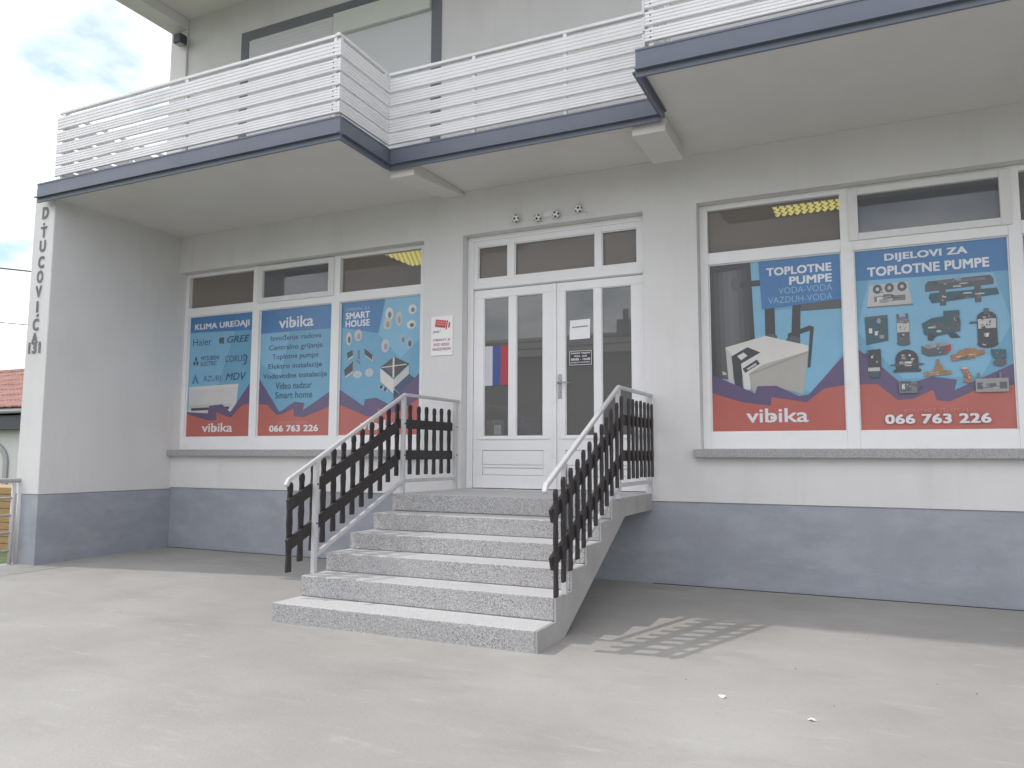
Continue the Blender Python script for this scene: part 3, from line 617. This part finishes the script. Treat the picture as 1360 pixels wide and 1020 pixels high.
# C: smart house
p = Poster(-2.150, -0.929, 1.518, 3.247, 'blue smart home poster with small devices and a drawn house, beside the left stair railing')
p.shape('pale_patch', C_LIGHT, [(.56, 0), (1, 0), (1, .30), (.75, .45), (.48, .26)]); p.shape('header_band', C_HEAD, [(0, 0), (.56, 0), (.48, .255), (0, .19)])
p.text('OPREMA ZA', .06, .37, .050, .072, C_PALE, -.004); p.text('SMART', .06, .37, .083, .133, C_WHITE, .03); p.text('HOUSE', .06, .37, .143, .193, C_WHITE, .03)
for u, t_, ru, rt, m1, m2 in [(.61, .12, .05, .05, G6, G3), (.59, .19, .055, .045, G5, G4), (.73, .16, .04, .055, G5, G4), (.89, .10, .05, .035, G6, G3), (.88, .21, .055, .03, G6, G2), (.57, .35, .05, .05, ink(.50, .52, .62), G4), (.78, .31, .04, .04, ink(.30, .45, .55), G3), (.86, .34, .045, .045, ink(.30, .45, .55), G2), (.11, .28, .04, .05, G5, G2), (.23, .26, .05, .045, G5, G4), (.23, .55, .06, .028, G5, C_PALE), (.38, .54, .055, .032, G5, C_PALE)]:
    p.shape('printed_device', [m1, m2], (0, el(u, t_, ru, rt)), (1, el(u + ru * .1, t_ + rt * .15, ru * .45, rt * .5)))
for pts in ([(.09, .385), (.16, .365), (.17, .405), (.10, .43)], [(.31, .36), (.41, .41), (.41, .45), (.32, .405)], [(.06, .51), (.17, .45), (.17, .52), (.07, .56)]):
    p.shape('printed_device', [G1, G5], (1, [(a + .008, b + .014) for a, b in pts]), (0, pts))
p.shape('printed_device', G3, rc(.225, .25, .37, .435), [(.215, .44), (.26, .46), (.25, .475), (.21, .45)])
p.shape('printed_house', [G6, G5, G1, G2, C_NAVY], (0, [(.51, .51), (.68, .60), (.68, .70), (.52, .61)]), (1, [(.68, .60), (.86, .50), (.86, .57), (.68, .68)]), (2, [(.51, .51), (.68, .435), (.86, .49), (.68, .59)]), (3, [(.55, .51), (.675, .458), (.675, .555), (.66, .565)]),
        (0, [(.665, .44), (.685, .44), (.685, .585), (.665, .585)]), (0, [(.53, .505), (.83, .49), (.83, .497), (.53, .512)]), (4, [(.68, .66), (.86, .565), (.94, .60), (.76, .70)]), (0, [(.76, .70), (.94, .60), (.94, .65), (.77, .76)]), (2, [(.68, .67), (.76, .71), (.76, .76), (.68, .73)]))
p.shape('printed_car', [G1, G5], (1, [(.50, .635), (.60, .655), (.62, .69), (.51, .66)]), (0, el(.53, .65, .02, .013)), (0, el(.58, .665, .02, .015)))
bands(p, [(0, .655), (.32, .785), (.33, .735), (.47, .725), (.62, .775), (1, .55)], [(0, .765), (.22, .82), (.36, .86), (.48, .86), (.49, .80), (.72, .84), (1, .735)])
p.logo(.28, .74, .885, .958)
# E: heat pumps
p = Poster(2.542, 3.803, 1.518, 3.247, 'blue and red heat pump poster with a grey tank and boxy white unit')
p.shape('pale_patch', C_LIGHT, [(.30, 0), (.42, 0), (.45, .30), (1, .30), (1, .55), (.78, .78), (.1, .72), (.05, .5)])
for i in range(9):
    a = .33 * i / 9; b = .33 * (i + 1) / 9; sh = [.055, .075, .10, .125, .14, .12, .09, .065, .05][i]
    p.shape('printed_tank', ink(sh, sh * 1.03, sh * 1.08), [(a, .012), (b, .012), (b * 1.05 + .012, .69 - .0012 * (i - 3) ** 2), (a * 1.05 + .012, .69 - .0012 * (i - 4) ** 2)])
p.shape('printed_tank', G1, [(0, .005), (.33, .0), (.33, .04), (0, .05)]); p.shape('tank_foot', G5, [(.09, .64), (.12, .65), (.125, .662), (.095, .662)])
for m_, pl_ in ((G1, rc(.19, .42, .115, .15)), (G2, el(.21, .13, .035, .04)), (G1, rc(.43, .505, .26, .45)), (G1, [(.64, .26), (.70, .26), (.685, .50), (.62, .50)]), (G2, rc(.70, 1, .265, .315)), (G1, [(.60, .44), (.76, .40), (.79, .41), (.755, .64), (.735, .64), (.76, .43), (.67, .45), (.66, .50), (.59, .49)]), (G2, el(.475, .455, .045, .02)), (G2, el(.635, .485, .055, .03))): p.shape('printed_pipe', m_, pl_)
p.shape('printed_machine', [G6, G5, G4, G1, ink(.40, .39, .36)], (4, [(.29, .64), (.41, .595), (.745, .53), (.70, .79), (.50, .74), (.36, .735), (.34, .785), (.29, .70)]), (0, [(.12, .50), (.43, .445), (.745, .515), (.745, .545), (.41, .61), (.29, .66), (.17, .55)]),
        (1, [(.12, .50), (.17, .55), (.18, .725), (.14, .71)]), (3, [(.165, .555), (.29, .505), (.39, .54), (.24, .60), (.25, .755), (.19, .73)]), (0, [(.21, .555), (.26, .535), (.29, .555), (.24, .58)]), (0, [(.24, .61), (.39, .565), (.41, .60), (.30, .66), (.31, .75), (.26, .76)]), (3, [(.25, .63), (.36, .58), (.385, .605), (.27, .655)]), (1, [(.28, .632), (.35, .60), (.36, .61), (.29, .64)]), (2, [(.30, .66), (.745, .545), (.745, .555), (.30, .672)]))
bands(p, [(0, .655), (.17, .715), (.34, .775), (.36, .735), (.5, .735), (.67, .80), (.74, .79), (1, .575)], [(0, .765), (.24, .825), (.455, .85), (.465, .80), (.72, .835), (.85, .76), (1, .745)])
p.shape('header_band', C_HEAD, [(.39, 0), (1, 0), (1, .262), (.41, .29)])
for txt, t0, t1, u0, b_ in [('TOPLOTNE', .050, .098, .45, .035), ('PUMPE', .112, .160, .62, .035), ('VODA-VODA', .172, .208, .54, -.012), ('VAZDUH-VODA', .224, .260, .46, -.012)]:
    p.text(txt, u0, .93, t0, t1, C_WHITE if b_ > 0 else C_PALE, b_)
p.logo(.27, .73, .865, .945)
# F: spare parts
p = Poster(3.913, 5.172, 1.518, 3.247, 'blue and red spare parts poster with fifteen pictured machine parts')
p.shape('pale_patch', C_LIGHT, [(.1, .17), (.9, .18), (1, .45), (.8, .72), (.3, .72), (0, .45)])
bands(p, [(0, .545), (.16, .65), (.26, .725), (.30, .755), (.49, .715), (.645, .735), (.625, .79), (1, .66)], [(0, .745), (.13, .745), (.26, .835), (.36, .83), (.49, .785), (.51, .84), (.59, .85), (.75, .795), (1, .77)])
p.shape('header_band', C_HEAD, [(0, 0), (1, 0), (1, .18), (0, .17)])
p.text('DIJELOVI ZA', .21, .75, .032, .082, C_WHITE, .035); p.text('TOPLOTNE PUMPE', .09, .88, .100, .152, C_WHITE, .035)
rp = random.Random(11)
def pic(ms, *pl_):
    ms = list(ms); det = [G1, G2, G4, G5, G6]; base = len(ms); extra = []
    for k, poly in pl_:
        u0, u1 = min(q[0] for q in poly), max(q[0] for q in poly); t0, t1 = min(q[1] for q in poly), max(q[1] for q in poly)
        if (u1 - u0) * (t1 - t0) < .0035: continue
        for _ in range(7):
            cu, ct = u0 + (u1 - u0) * rp.uniform(.22, .78), t0 + (t1 - t0) * rp.uniform(.25, .75)
            ru, rt = (u1 - u0) * rp.uniform(.02, .10), (t1 - t0) * rp.uniform(.02, .09)
            extra.append((base + rp.choice((0, 0, 1, 1, 2, 2, 3, 4)), rc(cu - ru, cu + ru, ct - rt, ct + rt) if rp.random() < .6 else el(cu, ct, ru, rt * .9, 8)))
    p.shape('printed_machine_part', ms + det, *(list(pl_) + extra))
pic([G5, G2, G3, G6], (0, [(.10, .20), (.36, .195), (.38, .315), (.08, .325)]), (1, el(.155, .225, .032, .026)), (1, el(.235, .222, .032, .026)), (1, el(.32, .22, .032, .026)), (0, el(.155, .225, .012, .01)), (0, el(.235, .222, .012, .01)), (0, el(.32, .22, .012, .01)), (2, rc(.13, .34, .265, .295)), (3, rc(.15, .19, .27, .30)), (1, rc(.22, .26, .26, .29)), (2, rc(.08, .39, .318, .326)))
pic([G2, TEAL, G3, G4], (0, [(.49, .205), (.88, .195), (.90, .215), (.90, .245), (.47, .26), (.47, .225)]), (2, rc(.55, .85, .205, .22)), (3, rc(.66, .70, .20, .215)), (1, [(.50, .27), (.92, .265), (.93, .30), (.51, .325), (.49, .295)]), (0, rc(.56, .60, .24, .34)), (0, rc(.78, .82, .24, .335)))
pic([TEAL, G2, G4], (0, [(.06, .375), (.215, .37), (.215, .51), (.065, .53)]), (1, [(.06, .375), (.215, .37), (.215, .385), (.06, .39)]), (2, el(.155, .40, .014, .014)))
pic([G2, G5, G3], (2, el(.315, .41, .042, .025)), (0, rc(.275, .29, .37, .40)), (0, rc(.335, .35, .37, .40)), (1, rc(.275, .355, .42, .47)), (0, rc(.275, .355, .47, .525)), (0, el(.315, .53, .046, .014)))
pic([TEAL, G2, G1], (0, [(.44, .43), (.50, .405), (.66, .39), (.68, .42), (.68, .48), (.50, .505), (.45, .49)]), (0, rc(.58, .68, .37, .40)), (1, rc(.50, .58, .43, .455)), (2, [(.48, .48), (.53, .50), (.50, .525), (.47, .52)]), (2, [(.60, .49), (.65, .49), (.68, .515), (.62, .515)]), (1, el(.655, .435, .03, .045)))
pic([G1, G5, G2], (0, el(.845, .42, .06, .035)), (0, rc(.785, .905, .42, .555)), (1, rc(.79, .90, .425, .475)), (0, el(.845, .555, .065, .022)), (2, rc(.83, .86, .37, .40)), (2, rc(.74, .79, .435, .445)))
pic([G1, TEAL, G5], (0, [(.07, .56), (.16, .555), (.16, .655), (.08, .655)]), (1, rc(.05, .07, .575, .59)), (2, rc(.07, .15, .655, .675)), (1, [(.08, .675), (.15, .675), (.145, .71), (.085, .71)]))
pic([G1, G2, G6], (0, el(.33, .615, .075, .05)), (0, rc(.255, .405, .61, .675)), (2, rc(.315, .36, .63, .655)), (1, rc(.22, .44, .642, .650)), (0, rc(.24, .42, .672, .685)), (2, el(.35, .597, .008, .006)))
pic([G4, G2, REDD], (0, [(.43, .55), (.58, .535), (.62, .55), (.47, .568)]), (1, [(.43, .55), (.47, .568), (.47, .605), (.43, .59)]), (1, [(.47, .568), (.585, .555), (.585, .60), (.47, .607)]), (2, [(.585, .555), (.615, .548), (.615, .58), (.585, .60)]))
pic([COPPER, BRASS], (0, [(.61, .605), (.82, .585), (.825, .605), (.62, .64)]), (1, el(.68, .605, .025, .025)), (1, el(.76, .60, .025, .025)), (0, rc(.70, .74, .575, .63)))
pic([BRASS, COPPER], (0, [(.44, .69), (.61, .685), (.61, .705), (.44, .715)]), (0, [(.51, .66), (.555, .66), (.57, .70), (.495, .70)]), (1, rc(.52, .54, .625, .665)))
pic([COPPER, G5], (0, [(.67, .68), (.71, .68), (.735, .72), (.725, .755), (.68, .75), (.70, .725)]), (1, [(.675, .672), (.71, .672), (.71, .682), (.675, .682)]))
pic([TEAL, G2], (0, [(.86, .585), (.95, .59), (.95, .635), (.90, .64), (.865, .62)]), (1, el(.91, .655, .04, .018)), (1, rc(.89, .93, .635, .655)))
pic([G3, G2, G6], (0, rc(.27, .39, .74, .80)), (1, rc(.28, .35, .735, .79)), (2, rc(.29, .31, .75, .78)), (1, [(.35, .75), (.42, .76), (.40, .78)]))
pic([G4, G2, G3], (0, rc(.755, .955, .735, .805)), (1, rc(.765, .80, .755, .79)), (1, rc(.90, .945, .755, .79)), (2, rc(.77, .785, .705, .735)), (2, rc(.90, .915, .705, .735)), (2, rc(.82, .88, .76, .785)))
p.text('KONTAKT TELEFON', .30, .70, .884, .903, C_PINK, -.005); p.text('066 763 226', .17, .84, .912, .963, C_WHITE, .035)
# third one, mostly outside the photograph
p = Poster(5.273, 6.42, 1.518, 3.247, 'blue and red poster cut off by the right edge of the picture')
p.shape('header_band', C_HEAD, [(0, 0), (1, 0), (1, .18), (0, .17)]); bands(p, [(0, .55), (.3, .75), (.5, .72), (.65, .79), (1, .66)], [(0, .745), (.26, .835), (.5, .79), (.6, .85), (1, .77)])

# ------------------------------------------------------------------ small things round the door
T = thing('wall_sign', 'white surveillance notice with a red camera, on the wall left of the door', 'sign', (-0.54, -0.001, 2.45))
q = MB(); q.box(-0.147, 0.147, -0.012, 0, 0, 0.468); q.build('board', M['paper'], T, 0.003)
RK = ink(0.52, 0.035, 0.045)
q = MB()
def tilt(pts, c, a): return [(c[0] + (x - c[0]) * math.cos(a) - (z - c[1]) * math.sin(a), -0.0135, c[1] + (x - c[0]) * math.sin(a) + (z - c[1]) * math.cos(a)) for x, z in pts]
for pts in ([(-0.09, .33), (.055, .33), (.055, .42), (-.09, .42)], [(.060, .315), (.078, .315), (.078, .425), (.060, .425)], [(.090, .34), (.112, .34), (.112, .405), (.090, .405)]): q.poly(tilt(pts, (0, .37), -0.16))
q.build('camera_emblem', RK, T)
q = MB()
for z in (.365, .39): q.poly([(a, b - .0008, c) for a, b, c in tilt([(-.075, z), (.04, z), (.04, z + .008), (-.075, z + .008)], (0, .37), -0.16)])
q.build('emblem_lines', ink(.75, .35, .35), T)
lettering('jamac', -.120, -.03, .262, .302, -.0135, ink(.12, .03, .06), T, .01); lettering('®', -.025, -.01, .292, .306, -.0135, ink(.12, .03, .06), T, 0)
for txt, z in (('OBJEKAT JE', .165), ('POD VIDEO', .112), ('NADZOROM', .058)):
    x_ = {'OBJEKAT JE': .118, 'POD VIDEO': .108, 'NADZOROM': .122}[txt]; lettering(txt, -x_, x_, z, z + .034, -.0135, ink(.30, .04, .09), T, .02)

T = thing('flag', 'white, blue and red striped flag hanging flat on the left door glass', 'flag', (0.094, 0.1625, 2.087))
for x0, x1, m_ in ((-.154, -.048, ink(.58, .59, .62, .8)), (-.048, .055, ink(.05, .095, .29, .8)), (.055, .163, ink(.42, .05, .065, .8))):
    q = MB(); n = 4
    for i in range(n):
        a = x0 + (x1 - x0) * i / n; b = x0 + (x1 - x0) * (i + 1) / n
        fa = .0022 * math.sin(a * 40); fb = .0022 * math.sin(b * 40)
        dz = 0.02 * max(0, -(a + .1)) * 2
        q.poly([(a, fa, 0), (b, fb, 0), (b, fb, .462), (a, fa, .462)]); q.poly([(a, fa + .002, 0), (a, fa + .002, .462), (b, fb + .002, .462), (b, fb + .002, 0)])
    q.build('stripe', m_, T)

T = thing('paper_notice', 'plain white sheet with one printed line taped to the right door glass', 'notice', (1.123, 0.1645, 2.563))
q = MB(); q.add([(-.122, -.001, .0), (.118, -.004, .006), (.122, -.001, .222), (-.116, -.003, .218)], [(0, 1, 2, 3)]); q.build('sheet', M['paper'], T)
q = MB(); x = -.088
for wd in (.022, .016, .03, .012, .034, .02, .024):
    q.poly([(x, -.0055, .136 + x * .03), (x + wd, -.0055, .136 + (x + wd) * .03), (x + wd, -.0055, .147 + (x + wd) * .03), (x, -.0055, .147 + x * .03)]); x += wd + .004
q.build('printed_line', ink(.10, .10, .13), T)

T = thing('opening_hours_sign', 'small black opening hours sign with white letters on the right door glass', 'sign', (1.131, 0.1625, 2.274))
q = MB(); q.box(-.135, .135, -.003, 0, 0, .166); q.build('plate', ink(.018, .018, .022), T)
q = MB()
for a in ((-.130, .130, .004, .009), (-.130, .130, .157, .162), (-.130, -.125, .009, .157), (.125, .130, .009, .157)): q.box(a[0], a[1], -.0042, -.0032, a[2], a[3])
q.build('border', M['paper'], T)
for txt, x_, z, h in (('RADNO VRIJEME', .112, .122, .022), ('PON - SUB', .072, .092, .019), ('08:00 - 16:00', .112, .054, .026), ('NEDJELJOM NE RADIMO', .114, .022, .017)): lettering(txt, -x_, x_, z, z + h, -.0042, M['paper'], T, .02)

# footballs sitting on a thin wire over the door
def ball(label, x, z, rot):
    T = thing('football', label, 'ball', (x, -0.047, z), 'small footballs over the door')
    r = 0.044; bm = bmesh.new(); bmesh.ops.create_icosphere(bm, subdivisions=3, radius=r); me = bpy.data.meshes.new('ball_skin'); bm.to_mesh(me); bm.free()
    me.materials.append(M['paper'])
    for f in me.polygons: f.use_smooth = True
    o = link('ball_skin', me, T)
    ph = (1 + 5 ** .5) / 2; q = MB(); dirs = [Vector(v).normalized() for a in (-1, 1) for b in (-ph, ph) for v in ((0, a, b), (a, b, 0), (b, 0, a))]
    for d in dirs:
        d = Matrix.Rotation(rot, 3, 'X') @ (Matrix.Rotation(rot * 1.7, 3, 'Z') @ d); u = d.orthogonal().normalized(); v = d.cross(u)
        for sgn_ in (0,):
            ring = [(d * math.cos(.36) + (u * math.cos(i * 2 * math.pi / 5) + v * math.sin(i * 2 * math.pi / 5)) * math.sin(.36)) * r * 1.015 for i in range(5)]
            q.add([d * r * 1.03] + ring, [(0, i + 1, (i + 1) % 5 + 1) for i in range(5)])
    q.build('black_patch', M['black'], T)
    return T
BX = [('leftmost of the four small footballs above the door', .435, 3.965, .3), ('second small football from the left above the door', .702, 3.935, 1.0), ('third small football from the left, near the middle above the door', .925, 3.948, 1.9), ('rightmost and highest of the four small footballs above the door', 1.188, 3.975, 2.6)]
for a in BX: ball(*a)
q = MB(); q.tube([(.33, -.006, 3.93), (.435, -.006, 3.925), (.60, -.006, 3.905), (.702, -.006, 3.895), (.86, -.006, 3.915), (.925, -.006, 3.905), (1.05, -.006, 3.93), (1.188, -.006, 3.935), (1.28, -.006, 3.92)], 0.005, 6)
q.build('cord', M['white'], B, 0, True)
q = MB(); q.add([(.74, -.002, 3.945), (.86, -.002, 3.95), (.90, -.002, 3.99), (.86, -.012, 4.02), (.79, -.016, 4.005), (.75, -.012, 3.975), (.82, -.03, 3.975)], [(0, 1, 6), (1, 2, 6), (2, 3, 6), (3, 4, 6), (4, 5, 6), (5, 0, 6)])
tag(q.build('white_ribbon', M['white']), 'crumpled white ribbon between the middle footballs above the door', 'ribbon')

# boxes standing behind the door glass
T = thing('cardboard_box', 'brown cardboard box with a white tag behind the left door glass', 'box', (0.035, 0.325, 0.862))
q = MB(); q.box(-.11, .13, -.11, .14, 0, .83); q.build('carton', M['card'], T, 0.004)
q = MB(); q.box(.01, .10, -.1135, -.111, .66, .77); q.build('tag', M['paper'], T)
T = thing('dark_box', 'dark purple box on the shop floor behind the door glass', 'box', (0.40, 0.40, 0.862))
q = MB(); q.box(-.2, .25, -.15, .2, 0, .80); q.build('carton', M['purplebox'], T, 0.004)
q = MB(); q.box(-.21, .26, -.16, .21, .802, .86); q.build('lid', M['purplebox'], T, 0.004)

# ------------------------------------------------------------------ left edge: fence, neighbour, timber, tree, cables
T = thing('metal_fence', 'pale grey tubular metal fence on the concrete edge beside the pillar', 'fence', (-5.25, -1.99, 0))
FL = -9.4
q = MB(); q.tube([(0, .16, .965), (0, FL + 1.99, .93)], 0.026, 12); q.build('top_rail', M['steel'], T, 0, True)
for z in (.757, .555, .350, .137):
    q = MB(); q.tube([(0, .04, z), (0, FL + 1.99, z - .035)], 0.014, 8); q.build('rail', M['steel'], T, 0, True)
for y in (.04, -.02 - 1.6, -3.2, -4.8, -6.4):
    q = MB(); q.tube([(0, y, gz(y - 2)), (0, y, .942 + .004 * y)], 0.022, 10); q.build('post', M['steel'], T, 0, True)
q = MB(); q.tube([(0, .125, gz(-1.86)), (0, .125, .942)], 0.034, 12); q.build('post', M['steel'], T, 0, True)

NH = thing('neighbour_house', 'low white neighbouring house with red tiled roof beyond the pillar', 'house', (-22, 9, -0.45))
def nh(mb, name, m, bev=0, sub=None):
    mb.v = [(a + 22, b - 9, c + .45) for a, b, c in mb.v]; return mb.build(name, m, sub or NH, bev)
q = MB(); q.box(-32, -14, 9.0, 16.0, -.45, 2.62); nh(q, 'wall', M['house'])
q = MB(); q.box(-32.4, -13.6, 8.6, 8.98, 2.12, 2.56); nh(q, 'eave_board', M['lampgrey'])
q = MB(); q.tube([(-32.5, 8.45, 2.72), (-13.5, 8.45, 2.72)], 0.085, 10); nh(q, 'gutter', M['gutter'])
q = MB(); q.prism([(8.40, 2.78), (12.3, 4.63), (16.4, 2.78)], 0, -32.5, -13.5); RF = nh(q, 'roof', M['tile'])
q = MB(); sl_ = (4.63 - 2.78) / 3.9; nrow = 7
for i in range(nrow):
    for j in range(70):
        ya = 8.36 + i * 3.9 / nrow; yb = ya + 3.9 / nrow + .05; za = 2.80 + (ya - 8.36) * sl_ + .05; zb = 2.80 + (yb - 8.36) * sl_ + .015
        xa = -29 + j * .215 + (.1 if i % 2 else 0)
        if xa > -14: continue
        jt = random.uniform(-.012, .012)
        pts = [(xa, 0), (xa + .055, .045), (xa + .15, .045), (xa + .205, 0)]
        vs = [(x_, ya, za + h_ + jt) for x_, h_ in pts] + [(x_, yb, zb + h_ + jt) for x_, h_ in pts]
        q.add(vs, [(0, 1, 5, 4), (1, 2, 6, 5), (2, 3, 7, 6)] + [(0, 3, 2, 1)])
o = nh(q, 'roof_tiles', M['tile'], 0, RF); o['kind'] = 'stuff'
q = MB(); q.tube([(-32.5, 12.3, 4.70), (-13.5, 12.3, 4.70)], 0.12, 8); nh(q, 'ridge', M['tile'], 0, RF)
q = MB()                                              # arched grey surround
cx, hw, zs_ = -24.2, 1.15, 1.0
arc = [(cx + hw, -.4), (cx + hw, zs_)] + [(cx + hw * math.cos(a * math.pi / 12), zs_ + .75 * math.sin(a * math.pi / 12)) for a in range(1, 12)] + [(cx - hw, zs_), (cx - hw, -.4)]
inn = [(cx + (x_ - cx) * .80, zs_ + (z_ - zs_) * (.78 if z_ > zs_ else 1)) for x_, z_ in arc]
for i in range(len(arc) - 1):
    a, b, c, d = arc[i], arc[i + 1], inn[i + 1], inn[i]
    q.add([(a[0], 8.93, a[1]), (b[0], 8.93, b[1]), (c[0], 8.93, c[1]), (d[0], 8.93, d[1]), (a[0], 8.998, a[1]), (b[0], 8.998, b[1]), (c[0], 8.998, c[1]), (d[0], 8.998, d[1])], [(0, 1, 2, 3), (0, 4, 5, 1), (3, 2, 6, 7)])
nh(q, 'arch_surround', M['gutter'])
q = MB(); q.add([(x_, 8.985, z_) for x_, z_ in inn], [tuple(range(len(inn)))]); nh(q, 'arch_panel', M['house'])

T = thing('timber_stack', 'stack of yellow timber boards behind the metal fence', 'timber', (-10.6, 1.0, -0.45))
k = 0
for r_ in range(9):
    for c_ in range(3):
        q = MB(); q.box(-1.2 + random.uniform(-.06, .06), 1.05 + random.uniform(-.06, .06), c_ * .30, c_ * .30 + .28, r_ * .125 + .005, r_ * .125 + .121); q.build('board', M['timber'], T, 0.004)

T = thing('bare_tree', 'bare thin tree with fine twigs above the red roof', 'tree', (-33.3, 14.5, -0.45))
q = MB(); q.tube([(0, 0, 0), (.1, 0, 2), (0, .1, 3.6), (.1, 0, 4.6)], [.16, .13, .10, .07], 8); q.build('trunk', M['bark'], T, 0, True)
q = MB()
def twig(p, d, L, r, lv):
    e = p + d * L; q.tube([p, p + d * L * .5 + Vector((random.uniform(-.05, .05), 0, .03)) * L, e], [r, r * .8, r * .55], 5)
    if lv:
        for _ in range(3 if lv > 1 else 4):
            nd = (d + Vector((random.uniform(-.9, .9), random.uniform(-.9, .9), random.uniform(-.15, .6)))).normalized(); twig(e, nd, L * random.uniform(.55, .8), r * .55, lv - 1)
for i in range(6):
    a = i * math.pi / 3 + .3; twig(Vector((0.05, 0, 3.2 + .22 * i)), Vector((math.cos(a) * .75, math.sin(a) * .75, .7)).normalized(), .95, .045, 3)
q.build('crown', M['bark'], T)

q = MB(); q.tube([(-46, 12, 12.05), (-29.35, 12, 9.16), (-27.06, 12, 8.77), (-5.3, 8.6, 5.2)], 0.035, 6); tag(q.build('power_cable', M['cable']), 'thicker upper power cable crossing the sky left of the pillar', 'cable', 'power cables left of the pillar')
q = MB(); q.tube([(-46, 12, 9.07), (-29.1, 12, 6.80), (-27.09, 12, 6.54), (-5.3, 8.6, 3.8)], 0.024, 6); tag(q.build('power_cable', M['cable']), 'thin lower power cable crossing the sky left of the pillar', 'cable', 'power cables left of the pillar')

# ------------------------------------------------------------------ across the street (mirrored in the glass)
OH = thing('opposite_house', 'dark two-storey house across the street mirrored in the door glass', 'house', (-6, -25, -0.45))
def oh(mb, name, m, sub=None):
    mb.v = [(a + 6, b + 25, c + .45) for a, b, c in mb.v]; return mb.build(name, m, sub or OH)
q = MB(); q.box(-17, 2, -33, -25, -.45, 6.0); oh(q, 'wall', M['house2'])
q = MB(); q.prism([(-33.6, 5.9), (-24.4, 5.9), (-29, 7.55)], 0, -17.4, 2.4); rf = oh(q, 'roof', M['house2'])
q = MB(); q.box(-7.1, -6.35, -28.4, -27.7, 6.6, 7.95); q.box(-6.85, -6.6, -28.15, -27.95, 7.952, 8.5); oh(q, 'chimney', M['house2'], rf)
for z, l in ((5.15, 'upper power cable along the street in front of the opposite house'), (4.9, 'lower power cable along the street in front of the opposite house')):
    q = MB(); q.tube([(-45, -16, z + .9), (-20, -16, z), (0, -16, z + .1), (30, -16, z + .7)], 0.03, 6); tag(q.build('street_cable', M['cable']), l, 'cable', 'power cables along the street')

# ------------------------------------------------------------------ litter on the concrete
for lb, x, y, s_, a in (('small pale paper scrap on the open concrete below the railing shadow', 3.221, -3.369, .022, .4), ('tiny crumpled white scrap on the concrete, nearer the right side', 3.684, -3.548, .019, 1.9)):
    q = MB(); z = gz(y); pts = []
    for i in range(7):
        t_ = i * 2 * math.pi / 7 + a; r_ = s_ * (1 if i % 2 else .6); pts.append((r_ * math.cos(t_) * 1.3, r_ * math.sin(t_) * .8, .003 + .010 * (i % 3 == 0)))
    q.add(pts + [(0, 0, .016)], [(i, (i + 1) % 7, 7) for i in range(7)] + [tuple(range(6, -1, -1))])
    o = tag(q.build('paper_scrap', M['debris']), lb, 'litter', 'paper scraps on the concrete'); o.location = (x, y, z)

# grit blown over the concrete
rg = random.Random(3); q = MB()
for _ in range(80):
    x = rg.uniform(-4.5, 8); y = -abs(rg.gauss(0, 1)) * 2.6 - .1; r_ = rg.uniform(.003, .007)
    if y < -9 or (-.5 < x < 2.2 and y > -3.2): continue
    z = gz(y) + .001; a = rg.random() * 6
    b_ = [(x + r_ * math.cos(a + t * 1.57) * rg.uniform(.7, 1.3), y + r_ * math.sin(a + t * 1.57) * rg.uniform(.7, 1.3), z) for t in range(4)]
    q.add(b_ + [(x, y, z + r_ * .8)], [(0, 1, 4), (1, 2, 4), (2, 3, 4), (3, 0, 4), (3, 2, 1, 0)], 0 if rg.random() < .75 else 1)
o = q.build('grit', [mat('dark_grit', (.16, .155, .145), .9), mat('pale_grit', (.5, .49, .46), .9)]); o['kind'] = 'stuff'; o['label'] = 'scattered grit and small stones on the concrete forecourt'
